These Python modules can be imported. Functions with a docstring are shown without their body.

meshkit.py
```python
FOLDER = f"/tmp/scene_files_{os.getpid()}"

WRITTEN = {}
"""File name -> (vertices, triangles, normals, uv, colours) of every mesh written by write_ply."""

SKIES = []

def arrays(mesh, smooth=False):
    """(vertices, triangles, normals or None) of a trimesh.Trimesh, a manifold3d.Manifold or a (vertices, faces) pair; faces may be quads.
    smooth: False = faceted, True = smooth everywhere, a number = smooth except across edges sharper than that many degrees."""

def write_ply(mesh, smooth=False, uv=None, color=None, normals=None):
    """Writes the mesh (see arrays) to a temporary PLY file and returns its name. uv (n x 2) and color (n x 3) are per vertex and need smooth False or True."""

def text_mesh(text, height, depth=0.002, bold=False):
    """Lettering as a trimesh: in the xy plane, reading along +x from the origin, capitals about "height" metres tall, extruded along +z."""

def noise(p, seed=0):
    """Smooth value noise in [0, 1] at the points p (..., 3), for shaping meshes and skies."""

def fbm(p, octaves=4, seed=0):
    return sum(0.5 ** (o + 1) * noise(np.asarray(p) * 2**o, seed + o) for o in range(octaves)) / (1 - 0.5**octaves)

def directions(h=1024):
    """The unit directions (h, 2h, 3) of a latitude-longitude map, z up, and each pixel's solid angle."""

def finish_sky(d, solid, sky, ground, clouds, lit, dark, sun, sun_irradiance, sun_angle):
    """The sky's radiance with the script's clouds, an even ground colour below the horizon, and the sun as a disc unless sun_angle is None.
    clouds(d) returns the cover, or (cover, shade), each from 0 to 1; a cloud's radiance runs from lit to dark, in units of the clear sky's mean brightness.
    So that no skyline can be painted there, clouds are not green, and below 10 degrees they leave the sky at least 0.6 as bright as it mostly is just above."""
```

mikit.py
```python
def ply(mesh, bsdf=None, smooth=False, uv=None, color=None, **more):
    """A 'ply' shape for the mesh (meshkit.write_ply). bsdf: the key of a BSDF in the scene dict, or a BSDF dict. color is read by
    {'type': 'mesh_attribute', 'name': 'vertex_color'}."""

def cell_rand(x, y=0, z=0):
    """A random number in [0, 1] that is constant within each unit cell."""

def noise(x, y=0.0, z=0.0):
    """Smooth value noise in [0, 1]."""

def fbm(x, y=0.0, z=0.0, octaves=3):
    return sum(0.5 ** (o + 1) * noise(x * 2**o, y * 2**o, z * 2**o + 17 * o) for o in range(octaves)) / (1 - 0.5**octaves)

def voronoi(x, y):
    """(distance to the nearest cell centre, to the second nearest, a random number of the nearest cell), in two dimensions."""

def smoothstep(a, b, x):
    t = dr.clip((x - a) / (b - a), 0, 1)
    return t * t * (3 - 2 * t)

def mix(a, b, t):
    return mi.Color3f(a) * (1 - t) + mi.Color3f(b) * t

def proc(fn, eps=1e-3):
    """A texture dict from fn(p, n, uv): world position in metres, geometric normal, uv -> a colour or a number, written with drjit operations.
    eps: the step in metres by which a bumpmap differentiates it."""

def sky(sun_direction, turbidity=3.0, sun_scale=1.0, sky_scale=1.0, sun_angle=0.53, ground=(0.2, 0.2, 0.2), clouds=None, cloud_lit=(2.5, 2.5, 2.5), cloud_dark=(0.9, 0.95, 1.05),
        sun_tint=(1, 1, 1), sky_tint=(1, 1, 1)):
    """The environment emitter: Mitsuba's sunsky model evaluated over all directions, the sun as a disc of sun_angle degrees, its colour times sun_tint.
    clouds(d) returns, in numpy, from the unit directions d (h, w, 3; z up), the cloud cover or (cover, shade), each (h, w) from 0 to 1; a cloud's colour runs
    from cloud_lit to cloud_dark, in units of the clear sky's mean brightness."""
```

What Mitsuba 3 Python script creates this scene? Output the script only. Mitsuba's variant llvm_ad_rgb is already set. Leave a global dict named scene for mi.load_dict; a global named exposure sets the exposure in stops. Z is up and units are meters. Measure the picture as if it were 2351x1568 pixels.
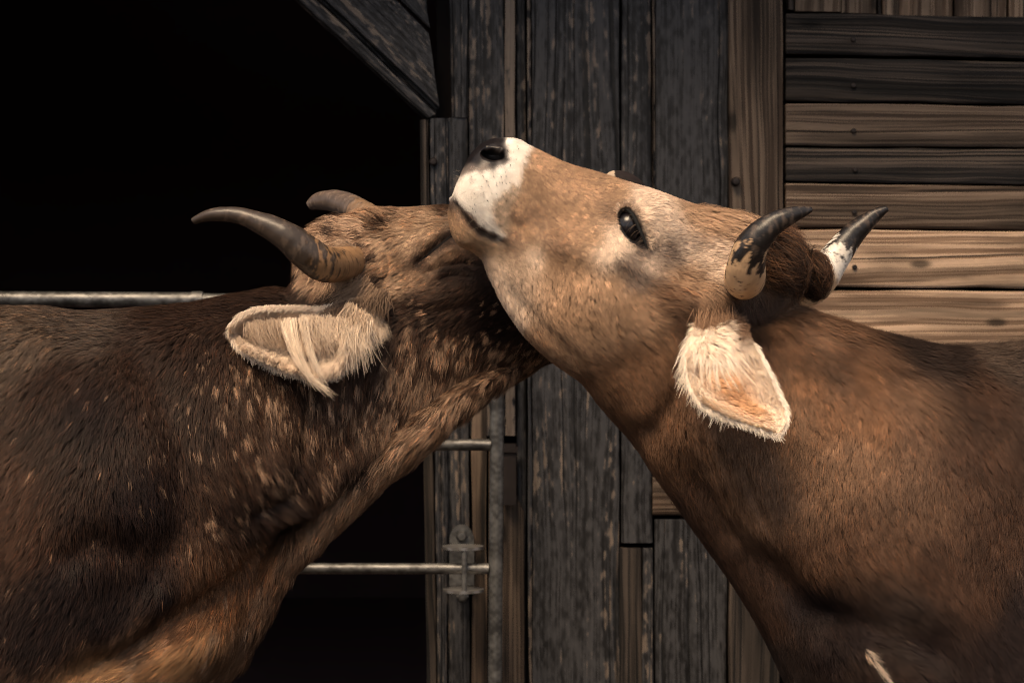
import math
import numpy as np, trimesh
import drjit as dr, mitsuba as mi
import mikit, meshkit
from scipy.interpolate import Akima1DInterpolator, PchipInterpolator
from scipy.spatial import cKDTree

T = mi.ScalarTransform4f
scene, labels = {}, {}

# ------------------------------------------------------------------ camera, light, exposure
CAM_Y, CAM_Z, FPX = -3.0, 1.30, 4578.0            # the photograph measured on a 2351 x 1568 grid
scene['camera'] = {'type': 'thinlens', 'fov': 28.80, 'fov_axis': 'x', 'aperture_radius': 0.0042, 'focus_distance': 2.93,
                   'near_clip': 0.05, 'far_clip': 400.0,
                   'to_world': T().look_at(origin=[0, CAM_Y, CAM_Z], target=[0, 0, CAM_Z], up=[0, 0, 1])}
scene['sky_light'] = mikit.sky([-0.26, -0.60, 0.90], turbidity=3, sun_scale=0.66, sun_angle=26, clouds=lambda d: 0.7,
                               sun_tint=(1.0, 0.90, 0.79), sky_tint=(1.0, 0.94, 0.90), cloud_lit=(2.3, 2.15, 2.03), ground=(0.08, 0.07, 0.06))
exposure = 2.45


def P(u, v, y):
    """A point at depth y of the place, measured on the photograph's grid."""
    s = (np.asarray(y, float) - CAM_Y) / FPX
    return np.stack(np.broadcast_arrays((np.asarray(u, float) - 1175.5) * s, np.asarray(y, float), CAM_Z - (np.asarray(v, float) - 784) * s), -1)


# ------------------------------------------------------------------ helpers
def unit(a):
    return a / (np.linalg.norm(a, axis=-1, keepdims=True) + 1e-12)


def normals_of(v, f):
    n, fn = np.zeros_like(v), np.cross(v[f[:, 1]] - v[f[:, 0]], v[f[:, 2]] - v[f[:, 0]])
    for k in range(3):
        np.add.at(n, f[:, k], fn)
    return unit(n)


def put(key, v, f, bsdf, n=None, color=None, smooth=True, uv=None):
    if n is None:
        scene[key] = mikit.ply((v, f), bsdf, smooth=smooth, uv=uv, color=color)
    else:
        path = meshkit.write_ply((v, f), False, uv, color, normals=n)
        scene[key] = {'type': 'ply', 'filename': path, 'face_normals': False, 'bsdf': {'type': 'ref', 'id': bsdf}}


def numbered(base):
    if base not in scene:
        return base
    k = 1
    while f'{base}_{k:03d}' in scene:
        k += 1
    return f'{base}_{k:03d}'


def grid_faces(n, m, wrap=False):
    i, j = np.meshgrid(np.arange(n - 1), np.arange(m if wrap else m - 1), indexing='ij')
    j2 = (j + 1) % m
    a, b, c, d = i * m + j, i * m + j2, (i + 1) * m + j2, (i + 1) * m + j
    return np.vstack([np.stack([a, b, c], -1).reshape(-1, 3), np.stack([a, c, d], -1).reshape(-1, 3)])


def fbm(p, f, o=3, seed=0):
    return meshkit.fbm(np.asarray(p) * f, o, seed)


def shepard(q, pts, vals, power=2.0, eps=0.0004):
    """Values given at points of the coat, blended over the places q (both in x, z)."""
    out = np.empty((len(q), vals.shape[1]))
    for s in range(0, len(q), 60000):
        d = ((q[s:s + 60000, None, :] - pts[None]) ** 2).sum(-1) + eps
        w = d ** -power
        out[s:s + 60000] = (w @ vals) / w.sum(1, keepdims=True)
    return out


def seg_dist(q, line):
    """Distance from q (n, 2) to a polyline, and the position along it from 0 to 1."""
    best, at = np.full(len(q), 9e9), np.zeros(len(q))
    line = np.asarray(line, float)
    for k in range(len(line) - 1):
        a, b = line[k], line[k + 1]
        t = np.clip(((q - a) @ (b - a)) / ((b - a) @ (b - a)), 0, 1)
        d = np.linalg.norm(q - a - t[:, None] * (b - a), axis=1)
        on = d < best
        best, at = np.where(on, d, best), np.where(on, (k + t) / (len(line) - 1), at)
    return best, at


# ------------------------------------------------------------------ materials
def lerp3(a, b, t):
    return mikit.mix(a, b, t)


def grain(uv):
    a, v = uv.x, uv.y
    tone = dr.floor(v / 4)
    c = v - tone * 4
    warp = (mikit.noise(a * 1.4, c * 9.0, tone) - 0.5) * 0.026 + (mikit.noise(a * 7.0, c * 30.0, tone + 5) - 0.5) * 0.006
    cw = c + warp
    fine = mikit.noise(a * 5.0, cw * 420.0, tone)
    ring = mikit.noise(a * 1.2, cw * 190.0, tone + 1)
    broad = mikit.fbm(a * 1.3, cw * 26.0, tone + 2, 3)
    crack = (1 - mikit.smoothstep(0.0, 0.07, dr.abs(mikit.noise(a * 0.35, cw * 48.0, tone + 3) - 0.5))) * mikit.smoothstep(0.32, 0.52, mikit.noise(a * 1.6, cw * 16.0, tone + 8))
    return a, c, cw, tone, fine, ring, broad, crack


def bare_color(p, n, uv):
    a, c, cw, tone, fine, ring, broad, crack = grain(uv)
    t = tone / 10.0
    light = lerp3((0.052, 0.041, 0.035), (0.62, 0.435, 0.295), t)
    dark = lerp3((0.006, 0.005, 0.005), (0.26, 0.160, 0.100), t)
    k = mikit.smoothstep(0.34, 0.66, ring * 0.34 + fine * 0.34 + broad * 0.32)
    col = lerp3(dark, light, k)
    pale = mikit.smoothstep(0.57, 0.70, mikit.fbm(a * 0.9 + 31, cw * 34.0, tone + 4, 3)) * mikit.smoothstep(0.35, 0.6, fine * 0.5 + ring * 0.5)
    col = lerp3(col, mi.Color3f(0.36, 0.27, 0.20), pale * (0.10 + 0.45 * mikit.smoothstep(0.5, 1.5, tone)))
    soot_and_gap_shade = mikit.smoothstep(0.50, 0.66, mikit.fbm(a * 2.0 + 3, cw * 42.0, tone + 7, 3))
    kd = mikit.voronoi(a * 3.6 + tone * 3.1, c * 9.0)
    knot = (1 - mikit.smoothstep(0.04, 0.12, kd[0])) * mikit.smoothstep(0.55, 0.6, kd[2])
    blot = mikit.smoothstep(0.46, 0.68, mikit.fbm(a * 4.5 + 9, c * 19.0, tone, 4))
    return col * (1 - 0.40 * blot) * (1 - 0.45 * soot_and_gap_shade) * (1 - 0.75 * knot) * (1 - 0.85 * crack)


def paint_color(p, n, uv):
    a, c, cw, tone, fine, ring, broad, crack = grain(uv)
    spot = mikit.fbm(a * 46.0, c * 120.0, tone, 3)
    big = mikit.fbm(a * 3.2 + 5, c * 17.0, tone + 2, 3)
    streak = mikit.noise(a * 4.0, cw * 230.0, tone + 6)
    worn = mikit.smoothstep(-0.03, 0.10, spot * 0.44 + streak * 0.22 + big * 0.34 - (0.650 - 0.026 * tone))
    paint = lerp3((0.006, 0.0058, 0.0066), (0.036, 0.0362, 0.040), mikit.smoothstep(0.30, 0.66, broad * 0.20 + spot * 0.50 + fine * 0.30))
    bare = lerp3((0.060, 0.043, 0.034), (0.25, 0.195, 0.150), fine * 0.6 + ring * 0.4)
    return lerp3(paint, bare, worn * 0.62) * (1 - 0.85 * crack)


def wood_bump(p, n, uv):
    a, c, cw, tone, fine, ring, broad, crack = grain(uv)
    return fine * 0.6 + ring * 0.7 + broad * 0.8 - crack * 1.6


def wood(name, fn, rough):
    scene[name] = {'type': 'twosided', 'bsdf': {'type': 'bumpmap', 'arbitrary': mikit.proc(wood_bump, 6e-4), 'scale': 0.0014,
                   'bsdf': {'type': 'principled', 'base_color': mikit.proc(fn), 'roughness': rough, 'specular': 0.25}}}


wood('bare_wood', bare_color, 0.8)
wood('painted_wood', paint_color, 0.62)


def plain(name, rgb, rough=0.6, **kw):
    scene[name] = {'type': 'twosided', 'bsdf': {'type': 'principled', 'base_color': {'type': 'rgb', 'value': list(rgb)}, 'roughness': rough, **kw}}


def dirt(p, n, uv):
    return lerp3((0.030, 0.022, 0.016), (0.075, 0.058, 0.044), mikit.fbm(p.x * 3, p.y * 3, 0, 4))


def zinc(p, n, uv):
    s = mikit.fbm(p.x * 30, p.y * 30, p.z * 30, 3)
    f = mikit.noise(p.x * 160, p.y * 160, p.z * 160)
    return lerp3((0.05, 0.049, 0.049), (0.18, 0.178, 0.173), mikit.smoothstep(0.25, 0.75, s * 0.7 + f * 0.3))


def zinc_rough(p, n, uv):
    return 0.38 + 0.25 * mikit.fbm(p.x * 40, p.y * 40, p.z * 40, 2)


scene['dirt'] = {'type': 'twosided', 'bsdf': {'type': 'principled', 'base_color': mikit.proc(dirt), 'roughness': 0.95, 'specular': 0.1}}
scene['zinc'] = {'type': 'twosided', 'bsdf': {'type': 'principled', 'base_color': mikit.proc(zinc), 'roughness': mikit.proc(zinc_rough), 'metallic': 0.8}}
plain('rust_iron', (0.018, 0.013, 0.012), 0.6, metallic=0.5)
plain('soot_and_gap_shade', (0.010, 0.008, 0.008), 0.9, specular=0.1)  # as a material: near-black standing for the shade in plank gaps
plain('dark_boards', (0.10, 0.066, 0.070), 0.9, specular=0.1)
COAT = {'type': 'mesh_attribute', 'name': 'vertex_color'}
scene['hide'] = {'type': 'twosided', 'bsdf': {'type': 'principled', 'base_color': COAT, 'roughness': 0.75, 'specular': 0.1}}
def nose_rough(p, n, uv):
    c = P(1106, 346, -0.06)
    d = dr.sqrt(dr.square(p.x - float(c[0])) + dr.square(p.z - float(c[2])))
    return 0.32 + 0.43 * mikit.smoothstep(0.028, 0.042, d) + 0.12 * mikit.noise(p.x * 900, p.y * 900, p.z * 900)


scene['nose_hide'] = {'type': 'twosided', 'bsdf': {'type': 'principled', 'base_color': COAT, 'roughness': mikit.proc(nose_rough), 'specular': 0.22}}
scene['hair'] = {'type': 'twosided', 'bsdf': {'type': 'principled', 'base_color': COAT, 'roughness': 0.52, 'specular': 0.10}}
scene['horn_keratin'] = {'type': 'twosided', 'bsdf': {'type': 'principled', 'base_color': COAT, 'roughness': 0.40, 'specular': 0.40}}
scene['wet_skin'] = {'type': 'twosided', 'bsdf': {'type': 'principled', 'base_color': COAT, 'roughness': 0.30, 'specular': 0.6}}
plain('eye_dark', (0.008, 0.007, 0.009), 0.24, specular=0.45)

# ------------------------------------------------------------------ ground
g = 60.0
put('ground', np.array([[-g, -g, 0], [g, -g, 0], [g, g, 0], [-g, g, 0.0]]), np.array([[0, 1, 2], [0, 2, 3]]), 'dirt', smooth=False)
labels['ground'] = {'label': 'trodden brown farmyard earth in front of the barn', 'category': 'ground', 'kind': 'structure'}

# ------------------------------------------------------------------ barn
WY = 1.35
barn_rng = np.random.default_rng(5)


def plank(name, quad, y, tone, mat='painted_wood', thick=0.028, along='v', nl=28, nw=5, wob=0.0025):
    """quad: corners (u, v) top-left, top-right, bottom-right, bottom-left on the wall plane; grain runs along 'u' or 'v'."""
    q = [P(u, v, y) for u, v in quad]
    if along == 'v':
        a0, a1, b0, b1 = q[0], q[1], q[3], q[2]     # from top edge to bottom edge
    else:
        a0, a1, b0, b1 = q[3], q[0], q[2], q[1]     # from left edge to right edge
    length, width = np.linalg.norm(b0 - a0), max(np.linalg.norm(a1 - a0), np.linalg.norm(b1 - b0))
    s = np.linspace(0, 1, nl)
    t = np.concatenate([[0], np.linspace(0, 1, nw) * (1 - 0.008 / width) + 0.004 / width, [1]])
    S, Tt = np.meshgrid(s, t, indexing='ij')
    pos = (a0 * (1 - Tt[..., None]) + a1 * Tt[..., None]) * (1 - S[..., None]) + (b0 * (1 - Tt[..., None]) + b1 * Tt[..., None]) * S[..., None]
    seed = barn_rng.integers(1, 10000)
    across = unit(a1 - a0)
    edge = (meshkit.fbm(np.stack([S * length * 7 + seed, Tt * 3, S * 0], -1), 3) - 0.5) * 2 * wob
    pos = pos + across * edge[..., None]
    cup = barn_rng.uniform(-0.003, 0.003)
    dy = (meshkit.fbm(np.stack([S * length * 2.5 + seed, Tt * width * 12, S * 0 + 4], -1), 3) - 0.5) * 0.005 + cup * (2 * Tt - 1) ** 2
    dy[:, [0, -1]] += 0.004
    pos[..., 1] += dy
    n, m = S.shape
    front = pos.reshape(-1, 3)
    uv = np.stack([S * length + seed * 0.37, 0.15 + Tt * width + (seed % 97) / 97 * 3.0 + 4 * tone], -1)
    uv[..., 1] = np.minimum(uv[..., 1], 4 * tone + 3.98)
    verts, uvs, faces = [front], [uv.reshape(-1, 2)], [grid_faces(n, m)]
    ring = np.concatenate([np.arange(m), np.arange(1, n) * m + m - 1, (n - 1) * m + np.arange(m - 2, -1, -1), np.arange(n - 2, 0, -1) * m])
    r0 = front[ring]
    r1 = r0 + [0, thick, 0]
    base, k = len(front), len(ring)
    i = np.arange(k)
    j = (i + 1) % k
    verts += [r0, r1]
    uvs += [uv.reshape(-1, 2)[ring], uv.reshape(-1, 2)[ring] + [0, 0.01]]
    faces.append(np.vstack([np.stack([base + i, base + j, base + k + j], -1), np.stack([base + i, base + k + j, base + k + i], -1)]))
    key = numbered(name)
    put(key, np.vstack(verts), np.vstack(faces), mat, smooth=True, uv=np.vstack(uvs))
    return key


def box(key, lo, hi, mat):
    m = trimesh.creation.box(bounds=[lo, hi])
    put(key, np.array(m.vertices), np.array(m.faces), mat, smooth=False)


def bolt_head(key, u, v, y, r, mat, depth=0.004, sides=10):
    c = P(u, v, y)
    a = np.arange(sides) / sides * 2 * np.pi
    ring = lambda rr, yy: np.stack([c[0] + rr * np.cos(a), np.full(sides, yy), c[2] + rr * np.sin(a)], -1)
    v_ = np.vstack([ring(r, y + 0.004), ring(r, y - depth * 0.6), ring(r * 0.7, y - depth), [[c[0], y - depth * 1.1, c[2]]]])
    i = np.arange(sides)
    j = (i + 1) % sides
    f = [np.stack([k * sides + i, k * sides + j, (k + 1) * sides + j], -1) for k in range(2)] + [np.stack([k * sides + i, (k + 1) * sides + j, (k + 1) * sides + i], -1) for k in range(2)]
    f.append(np.stack([2 * sides + i, 2 * sides + j, np.full(sides, 3 * sides)], -1))
    put(key, v_, np.vstack(f), mat, smooth=30)


labels['barn'] = {'label': 'weathered dark timber barn with an open stall doorway behind both cows', 'category': 'barn'}
TOP, LOW = -1000, 2130                              # eaves and ground on the wall plane
B = 'barn__plank'
# dark painted upright planks right of the doorway, each with its own width and lean
plank(B, [(1012, TOP), (1074, TOP), (1076, 270), (1036, 270)], WY, 2)
plank(B, [(1022, 274), (1074, 262), (1080, LOW), (1030, LOW)], WY + 0.004, 1)
plank(B, [(1077, TOP), (1157, TOP), (1158, 1000), (1079, 1000)], WY - 0.004, 4)
plank(B, [(1159, TOP), (1181, TOP), (1183, 1000), (1160, 1000)], WY - 0.006, 12, nw=2)
plank(B, [(1083, 880), (1116, 880), (1118, LOW), (1085, LOW)], WY - 0.010, 2, 'bare_wood')
plank(B, [(1121, 1004), (1203, 1175), (1206, LOW), (1122, LOW)], WY, 1, 'bare_wood')
plank(B, [(1219, TOP), (1422, TOP), (1422, LOW), (1224, LOW)], WY - 0.003, 1)
plank(B, [(1208, TOP), (1217, TOP), (1222, LOW), (1214, LOW)], WY - 0.002, 6, nw=2)
plank(B, [(1429, TOP), (1495, TOP), (1497, 1246), (1427, 1246)], WY - 0.002, 2)
plank(B, [(1505, TOP), (1672, TOP), (1672, 1085), (1504, 1085)], WY + 0.001, 1)
plank(B, [(1497, TOP), (1504, TOP), (1503, 1085), (1498, 1085)], WY - 0.003, 8, nw=2)
plank(B, [(1421, 1258), (1473, 1258), (1472, LOW), (1417, LOW)], WY - 0.001, 0, 'bare_wood')
plank(B, [(1476, 1258), (1500, 1258), (1502, LOW), (1474, LOW)], WY + 0.002, 3)
plank(B, [(1503, 1192), (1668, 1192), (1668, LOW), (1504, LOW)], WY + 0.002, 1)
plank(B, [(1499, 1096), (1790, 1100), (1790, 1186), (1499, 1184)], WY - 0.006, 2, 'bare_wood', along='u')
plank(B, [(1184, TOP), (1205, TOP), (1209, LOW), (1186, LOW)], WY + 0.022, 3)
plank('barn__post', [(1676, TOP), (1796, TOP), (1799, 1092), (1677, 1092)], WY - 0.022, 1, 'bare_wood', thick=0.09)
plank('barn__post', [(1676, 1192), (1790, 1192), (1793, LOW), (1677, LOW)], WY - 0.012, 0, 'bare_wood', thick=0.08)
# door frame: jamb and slanting corner brace
plank('barn__door_jamb', [(986, 272), (1027, 272), (1027, LOW), (1012, LOW)], WY - 0.012, 0, thick=0.14)
plank('barn__door_jamb', [(964, 276), (984, 274), (1010, LOW), (986, LOW)], WY - 0.006, 0, 'bare_wood', thick=0.13, nw=3)
plank('barn__corner_brace', [(655, -30), (695, -30), (1000, 262), (982, 272)], WY - 0.012, 3, thick=0.14, nw=3)
plank('barn__corner_brace', [(716, -30), (880, -30), (985, 76), (1008, 246)], WY - 0.018, 2, thick=0.03)
plank('barn__corner_brace', [(888, -30), (976, -30), (980, 20), (988, 66)], WY - 0.004, 2, thick=0.03)
plank('barn__corner_brace', [(698, -30), (716, -30), (1006, 244), (1001, 262)], WY + 0.016, 4, thick=0.03, nw=2)
# bleached horizontal boards on the right
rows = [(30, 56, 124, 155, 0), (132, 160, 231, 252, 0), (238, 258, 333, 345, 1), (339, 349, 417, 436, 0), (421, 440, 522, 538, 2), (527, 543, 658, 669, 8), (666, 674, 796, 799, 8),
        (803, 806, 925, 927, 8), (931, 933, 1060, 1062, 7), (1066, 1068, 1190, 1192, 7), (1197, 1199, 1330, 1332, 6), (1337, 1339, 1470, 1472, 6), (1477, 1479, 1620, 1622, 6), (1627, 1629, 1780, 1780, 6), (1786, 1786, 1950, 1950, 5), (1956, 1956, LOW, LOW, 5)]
x0, x1, x2 = 1805, 2351, 4300
for k, (a, b, c, d, tone) in enumerate(rows):
    e = lambda l, r: r + (r - l) * (x2 - x1) / (x1 - x0) * 0.15
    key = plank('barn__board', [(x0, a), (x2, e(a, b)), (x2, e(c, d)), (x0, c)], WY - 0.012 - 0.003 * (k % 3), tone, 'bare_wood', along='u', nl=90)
    if k < 11:
        for j, u in enumerate((1961, 2900, 3700)):
            bolt_head(numbered(key + '__nail'), u + barn_rng.uniform(-3, 3), a + (c - a) * 0.66, WY - 0.014 - 0.003 * (k % 3), 0.0055, 'rust_iron')
# upright planks of the gable above
for u0, u1, vb, tone in ((1806, 1824, 24, 0), (1828, 1930, 28, 2), (1934, 2012, 32, 2), (2016, 2022, 40, 0), (2028, 2188, 44, 4), (2192, 2312, 50, 3), (2318, 2470, 56, 4), (2476, 2600, 60, 5), (2606, 2760, 64, 6), (2766, 2900, 68, 5),
                         (2906, 3080, 70, 5), (3086, 3240, 72, 6), (3246, 3420, 74, 5), (3426, 3600, 76, 5), (3606, 3800, 78, 6), (3806, 4040, 80, 5), (4046, 4300, 82, 5)):
    plank('barn__gable_plank', [(u0, TOP), (u1, TOP), (u1, vb), (u0, vb - 2)], WY + 0.012, tone, 'bare_wood')
# wall above and left of the doorway (outside the picture)
for k in range(14):
    u0 = -1900 + k * 208
    u1 = min(u0 + 202, 1008)
    if u1 > u0:
        plank(B, [(u0, TOP), (u1, TOP), (u1, -340 if u0 > -900 else LOW), (u0, -340 if u0 > -900 else LOW)], WY, 2, nl=8)
plank('barn__lintel', [(-900, -336), (370, -336), (370, -250), (-900, -250)], WY - 0.02, 3, thick=0.14, along='u')
plank('barn__corner_brace', [(374, -336), (1008, -336), (976, -34), (690, -34)], WY - 0.004, 2, thick=0.03)
# the dark inside of the stall and the eaves
bx0, bx1 = -2.9, 2.95
box('barn__rear_wall', [bx0, 7.0, 0.0], [bx1, 7.1, 3.9], 'dark_boards')
box('barn__side_wall', [bx0, 1.46, 0.0], [bx0 + 0.05, 6.99, 3.9], 'dark_boards')
box('barn__side_wall_001', [bx1, 1.46, 0.0], [bx1 + 0.05, 6.99, 3.9], 'dark_boards')
box('barn__shade_backing', [P(1000, 0, WY)[0], WY + 0.06, 0.0], [bx1, WY + 0.09, 3.20], 'soot_and_gap_shade')  # near-black sheets added behind the planks so their gaps stay dark
box('barn__shade_backing_001', [bx0, WY + 0.06, P(0, -330, WY)[2]], [P(1000, 0, WY)[0] - 0.002, WY + 0.09, 3.20], 'soot_and_gap_shade')
box('barn__shade_backing_002', [bx0, WY + 0.06, 0.0], [P(-900, 0, WY)[0], WY + 0.09, P(0, -330, WY)[2] - 0.002], 'soot_and_gap_shade')
box('barn__stall_floor', [bx0 + 0.06, 1.5, 0.004], [bx1 - 0.06, 6.98, 0.02], 'dark_boards')
rf = np.array([[bx0 - 0.4, 0.55, 2.86], [bx1 + 1.4, 0.55, 2.86], [bx1 + 1.4, 4.3, 4.7], [bx0 - 0.4, 4.3, 4.7], [bx0 - 0.4, 8.0, 2.86], [bx1 + 1.4, 8.0, 2.86]])
rv = np.vstack([rf, rf + [0, 0, 0.08]])
put('barn__roof', rv, np.array([[0, 1, 2], [0, 2, 3], [3, 2, 5], [3, 5, 4], [6, 8, 7], [6, 9, 8], [9, 11, 8], [9, 10, 11], [0, 7, 1], [0, 6, 7], [4, 5, 11], [4, 11, 10], [0, 3, 9], [0, 9, 6], [3, 4, 10], [3, 10, 9], [1, 7, 8], [1, 8, 2], [2, 8, 11], [2, 11, 5]]), 'dark_boards', smooth=False)
# strap hinge on the upright planks and a nail on the jamb
hp = P(1172, 1030, WY)
box('barn__hinge', [hp[0] - 0.016, WY - 0.03, hp[2] - 0.12], [hp[0] + 0.012, WY - 0.008, hp[2] + 0.012], 'rust_iron')
box('barn__hinge_001', [hp[0] - 0.022, WY - 0.036, hp[2] - 0.006], [hp[0] + 0.016, WY - 0.006, hp[2] + 0.006], 'rust_iron')
bolt_head('barn__nail', 995, 372, WY - 0.012, 0.009, 'rust_iron', 0.01)
bolt_head('barn__nail_001', 1688, 418, WY - 0.022, 0.010, 'rust_iron', 0.02)


# ------------------------------------------------------------------ gate of galvanised pipe
def tube(path, radii, sides=20, caps=True, rough=0.0, seed=0, up=(0, 1, 0.01)):
    path = np.asarray(path, float)
    radii = np.broadcast_to(np.asarray(radii, float), (len(path),))
    t = unit(np.gradient(path, axis=0))
    a = unit(np.cross(t, np.array(up) + t[:, [1, 2, 0]] * 0.001))
    b = np.cross(t, a)
    ang = np.arange(sides) / sides * 2 * np.pi
    v = path[:, None] + radii[:, None, None] * (np.cos(ang)[None, :, None] * a[:, None] + np.sin(ang)[None, :, None] * b[:, None])
    if rough:
        nn = unit(v - path[:, None])
        v = v + nn * ((fbm(v, 45, 3, seed) - 0.5) * rough)[..., None]
    f = grid_faces(len(path), sides, True)
    v = v.reshape(-1, 3)
    if caps:
        n = len(v)
        v = np.vstack([v, path[:1], path[-1:]])
        i = np.arange(sides)
        j = (i + 1) % sides
        f = np.vstack([f, np.stack([i, np.full(sides, n), j], -1), np.stack([i + n - sides, j + n - sides, np.full(sides, n + 1)], -1)])
    return v, f


GY = 1.20
labels['gate'] = {'label': 'galvanised steel pipe gate across the stall doorway behind the dark brown cow', 'category': 'gate'}


def pipe(name, uv0, uv1, r, y=GY, n=40):
    a, b = P(*uv0, y), P(*uv1, y)
    s = np.linspace(0, 1, n)[:, None]
    put(numbered(name), *tube(a * (1 - s) + b * s, r, up=(0.3, 1, 0.2)), 'zinc', smooth=40)


pipe('gate__rail', (-1200, 682), (455, 689), 0.0166)
pipe('gate__rail', (448, 689), (1130, 695), 0.0142)
pipe('gate__rail', (-1200, 1020), (1127, 1021), 0.0123)
pipe('gate__rail', (-1200, 1302), (1122, 1305), 0.0115)
pipe('gate__rail', (-1200, 1640), (1122, 1642), 0.0123)
pipe('gate__upright', (1143, 640), (1134, 1900), 0.0150)
pipe('gate__upright', (-1200, 640), (-1206, 1900), 0.0150)
pipe('gate__sleeve', (440, 688), (466, 689), 0.0180)
# latch: bracket with bolt head on the post, two round washers on a pin
ly = GY - 0.022
lv, lf = [], []


plain('bright_steel', (0.42, 0.41, 0.40), 0.30, metallic=0.9)


def disc(key, u, v, y, r, h, mat='bright_steel'):
    c = P(u, v, y)
    m = trimesh.creation.cylinder(radius=r, height=h, sections=32)
    m.apply_translation(c)
    put(key, np.array(m.vertices), np.array(m.faces), mat, smooth=40)


labels['gate_latch'] = {'label': 'steel latch of two round plates on a pin, bolted to the door post', 'category': 'latch'}
disc('gate_latch__plate', 1063, 1256, GY + 0.01, 0.044, 0.006)
disc('gate_latch__plate_001', 1064, 1354, GY + 0.01, 0.044, 0.006)
c0, c1 = P(1066, 1256, GY - 0.026), P(1066, 1356, GY - 0.026)
put('gate_latch__pin', *tube(np.linspace(c0, c1, 12), 0.0055, up=(1, 0.2, 0)), 'zinc', smooth=40)
br = trimesh.creation.cylinder(radius=0.046, height=0.006, sections=40)
br.apply_transform(trimesh.transformations.rotation_matrix(math.pi / 2, [1, 0, 0]))
br = trimesh.util.concatenate([br, trimesh.creation.box(bounds=[[-0.046, -0.003, -0.13], [0.046, 0.003, 0]])])
br.apply_scale([0.58, 1, 0.75])
br.apply_translation(P(1060, 1240, WY - 0.03))
put('gate_latch__bracket', np.array(br.vertices), np.array(br.faces), 'zinc', smooth=False)
bolt_head('gate_latch__bolt', 1060, 1230, WY - 0.034, 0.013, 'zinc', 0.014, 6)
bolt_head('gate_latch__bolt_001', 1062, 1368, WY - 0.033, 0.014, 'zinc', 0.014, 6)


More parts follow.
